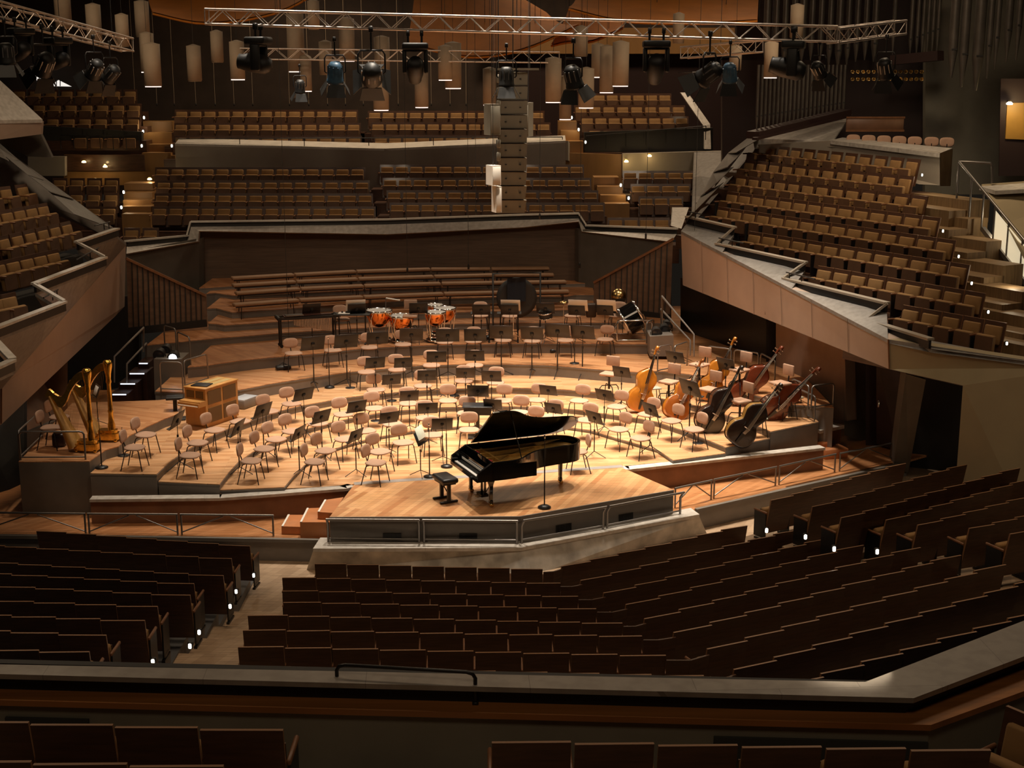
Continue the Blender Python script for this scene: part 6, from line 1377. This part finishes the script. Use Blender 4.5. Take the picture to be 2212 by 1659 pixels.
for i, (x, y, Y, lab) in enumerate([(311,254,58,'upper western stair, topmost'),(309,284,57.3,'upper western stair, middle'),(306,315,56.6,'upper western stair, lowest'),(371,315,56.6,'upper western stair, opposite side'),(267,415,52.6,'lower western stair, upper'),(262,448,51,'lower western stair, lower'),(1341,400,52.9,'lower eastern stair, upper'),(1358,428,51.5,'lower eastern stair, lower'),(1235,254,57.6,'upper eastern stair, topmost'),(1250,280,57,'upper eastern stair, middle'),(1265,307,56.4,'upper eastern stair, lowest')]): steplight(x, y, Y, 'tiny bright step light, %s one' % lab, s=.08)
for i, (x, y, lab, Y) in enumerate([(1992,378,'topmost row',38.4),(2037,499,'fourth row from the top',35.4),(2071,554,'fifth row from the top',33.6),(2099,612,'sixth row from the top',31.6),(2135,674,'seventh row from the top',30.2),(2175,742,'lowest row',28.6)]): steplight(x, y, Y, 'tiny bright step light ending the ochre balcony row, %s' % lab)
for i, (x, y, Y) in enumerate([(1656,1146,23.6),(1740,1160,22.6),(1802,1186,21.2),(1895,1192,21.0)]): steplight(x, y, Y, 'tiny white light low on an aisle seat near the pier, %s from the stage' % ORD[i+1], s=.06)
for i, (x, y, Y) in enumerate([(548,1243,22.3),(510,1278,21),(497,1310,19.8),(430,1366,18.2),(410,1396,17.2),(330,1430,16)]): steplight(x, y, Y, 'tiny white light low on an aisle seat by the parquet, %s from the stage' % ORD[i+1], s=.05)
# slender black rails in front of the rear wings
for x0, y0, x1, y1, Y, lab in [(130,292,300,294,56.4,'thin black railing before the dark upper western wing'),(1266,294,1525,272,56.4,'thin black railing before the dark upper eastern wing'),(378,300,1215,296,55.2,'thin black railing along the long white upper parapet')]:
    a, b = Q(x0,y0,Y), Q(x1,y1,Y); t = thing('thin_railing', lab, 'railing', a, 0, 'thin black railings'); part('top_rail', MB().tube([Vector((0,0,0)), b-a], .02, 6), M['steel_bk'], t)
    for i in range(7): p = (b-a)*(i/6); part('post', MB().tube([p, p+Vector((0,0,-.55 if Y > 56 else -.3))], .016, 6), M['steel_bk'], t)

# low glass rail and floor lamp by the east wall
gl = thing('glass_rail', 'low pale framed glass rail in front of the olive wall', 'railing', P(2086,1003,-.2), 0); o = Vector(gl.location)
q = [P(2088,1002,-.2)-o, P(2100,968,.25)-o, P(2230,966,.25)-o, P(2230,1002,-.2)-o]; part('glass_pane', MB().slab(q, (0,.02,0)), glassm('clear_pane', (.5,.45,.36), .12), gl); part('frame', MB().tube(q, .012, 6), M['rail'], gl)
t = thing('floor_lamp_disc', 'small white floor light glowing behind the low glass rail', 'floor light', P(2143,1004,-.15) + Vector((0,.15,0)), 0); part('diffuser', MB().rbox((0,0,0), (.22,.06,.05), .015, 1), M['glow_hot'], t); part('housing', MB().rbox((0,0,-.04), (.26,.1,.04), .01, 1), M['steel_bk'], t)

for i, x in enumerate([282,329,367,414,456,497,538,618,660,701,740,779,855,927,968,1003]):
    p, q = Q(x+6, 226, 61), Q(x, -30, 61); p.x = q.x = (p.x+q.x)/2; t = thing('suspension_cord', 'thin pale cord hanging before the dark back wall, %s from the west' % ORD[i+1], 'cord', p, 0, 'pale cords of the back wall'); part('cord', MB().tube([(0,0,0),(0,0,zc-p.z)], .012, 5), M['lamp'], t); part('end_weight', MB().lathe([(0,-.06),(.025,-.05),(.025,.04),(0,.06)], 8), M['nearblack'], t)
t = thing('stair_window', 'bright white stair glazing glimpsed behind the uppermost western seats', 'window', Q(90,170,61.5), 0); o = Vector(t.location)
part('pane', MB().slab([p-o for p in QQ([(40,157,61.5),(62,145,61.5),(88,160,61.5),(90,178,61.5),(40,160,61.5)][:4])], (0,.05,0)), mat('lit_white_glass', (1,.95,.88), .5, emit=.9), t); part('pane', MB().slab([p-o for p in QQ([(108,186,61.5),(126,173,61.5),(154,187,61.5)])], (0,.05,0)), bpy.data.materials['lit_white_glass'], t)
bb = MB()
for x in (64,71,78,85,115,122,130): bar(bb, Q(x,186 if x > 100 else 178,61.4)-o, Q(x,172 if x > 100 else 146,61.4)-o, .035, .03)
part('balusters', bb, M['nearblack'], t)
# ================================================================ light
W = bpy.data.worlds.new('hall'); SC.world = W; W.use_nodes = True
W.node_tree.nodes['Background'].inputs['Color'].default_value = (1,.8,.6,1); W.node_tree.nodes['Background'].inputs['Strength'].default_value = .009
def spot(nm, loc, tgt, e, ang=50, col=(1,.87,.71), r=.25, blend=.6):
    l = bpy.data.lights.new(nm, 'SPOT'); l.energy = e; l.spot_size = math.radians(ang); l.spot_blend = blend; l.color = col; l.shadow_soft_size = r
    o = bpy.data.objects.new(nm, l); COL.objects.link(o); o.location = loc; o.rotation_euler = (Vector(tgt) - Vector(loc)).to_track_quat('-Z', 'Y').to_euler()
def area(nm, loc, tgt, e, s, col=(1,.75,.5)):
    l = bpy.data.lights.new(nm, 'AREA'); l.energy = e; l.size = s; l.color = col; l.shape = 'DISK'; l.spread = math.radians(150)
    o = bpy.data.objects.new(nm, l); COL.objects.link(o); o.location = loc; o.rotation_euler = (Vector(tgt) - Vector(loc)).to_track_quat('-Z', 'Y').to_euler()
for i, (x, y, tx, ty, e) in enumerate([(-5.2,31,-4.6,31,1.0),(-2,30,-1.6,30.2,1.25),(1.2,30.5,.8,30.4,1.25),(4.4,31,4,31,1.2),(-3.4,34,-3,33.6,1.15),(0,34.4,0,34,1.3),(3.2,34.5,3,34,1.25),(6,33,5.6,33,.8),(-1.8,37.6,-1.6,37,.75),(2.2,37.6,2,37,.75),(-7.5,31.5,-7.4,31.5,.45)]):
    spot('stage_light', (x, y, 15.5), (tx, ty, 0), 4500*e, 44, r=.3)
for x, y, e, s in [(-9,19,230,2.5),(0,18,210,2.5),(9,20,260,2.5)]: area('stalls_light', (x, y, 16.5), (x, y, 0), e, s)
area('balcony_light', (9.3,36,15.5), (9.3,36.5,4), 430, 2.5, (1,.76,.5)); area('balcony_light', (-12.5,34,15.5), (-12.5,35,4), 330, 2.5, (1,.76,.5))
for x, e in [(-8.5,430),(0,430),(8.5,430)]: area('rear_light', (x, 57, 15.8), (x*1.05, 54.5, 4.4), e, 2.5, (1,.74,.48))
for x, e in [(-9,1500),(0,1300),(9,1700)]: spot('front_fill_light', (x*.8, 25, 15), (x, 50, 3.6), e, 50, (1,.78,.56), 1.2, 1)  # unseen fill spots added to brighten faces turned toward the viewer
area('near_fill_light', (0,1.5,15.5), (0,9,3), 90, 3)  # unseen fill added above the viewer for the near ledge and seats
def pt(p, e, col=(1,.85,.6), r=.05):
    l = bpy.data.lights.new('lamp_bulb', 'POINT'); l.energy = e; l.color = col; l.shadow_soft_size = r; o = bpy.data.objects.new('lamp_bulb', l); COL.objects.link(o); o.location = p
pt(P(2143,1000,-.1) + Vector((0,-.12,.1)), 7); pt(Q(2004,381,38.0), 8); pt(Q(2165,470,35.3), 12); pt(Q(2190,600,32.2), 10)
pt(Q(205,357,55.6), 10, (1,.7,.3)); pt(Q(325,388,54.2), 6, (1,.75,.4)); pt(Q(1353,352,55.5), 8, (1,.7,.3)); pt(Q(1403,342,55.5), 8, (1,.7,.3))
pt(Q(318,270,57.5), 9, (1,.8,.5)); pt(Q(275,425,52), 9, (1,.8,.5)); pt(Q(1347,410,52.2), 7, (1,.8,.5)); pt(Q(1240,275,57), 6, (1,.8,.5)); pt(Q(2190,232,42.9), 25, (1,.75,.35))
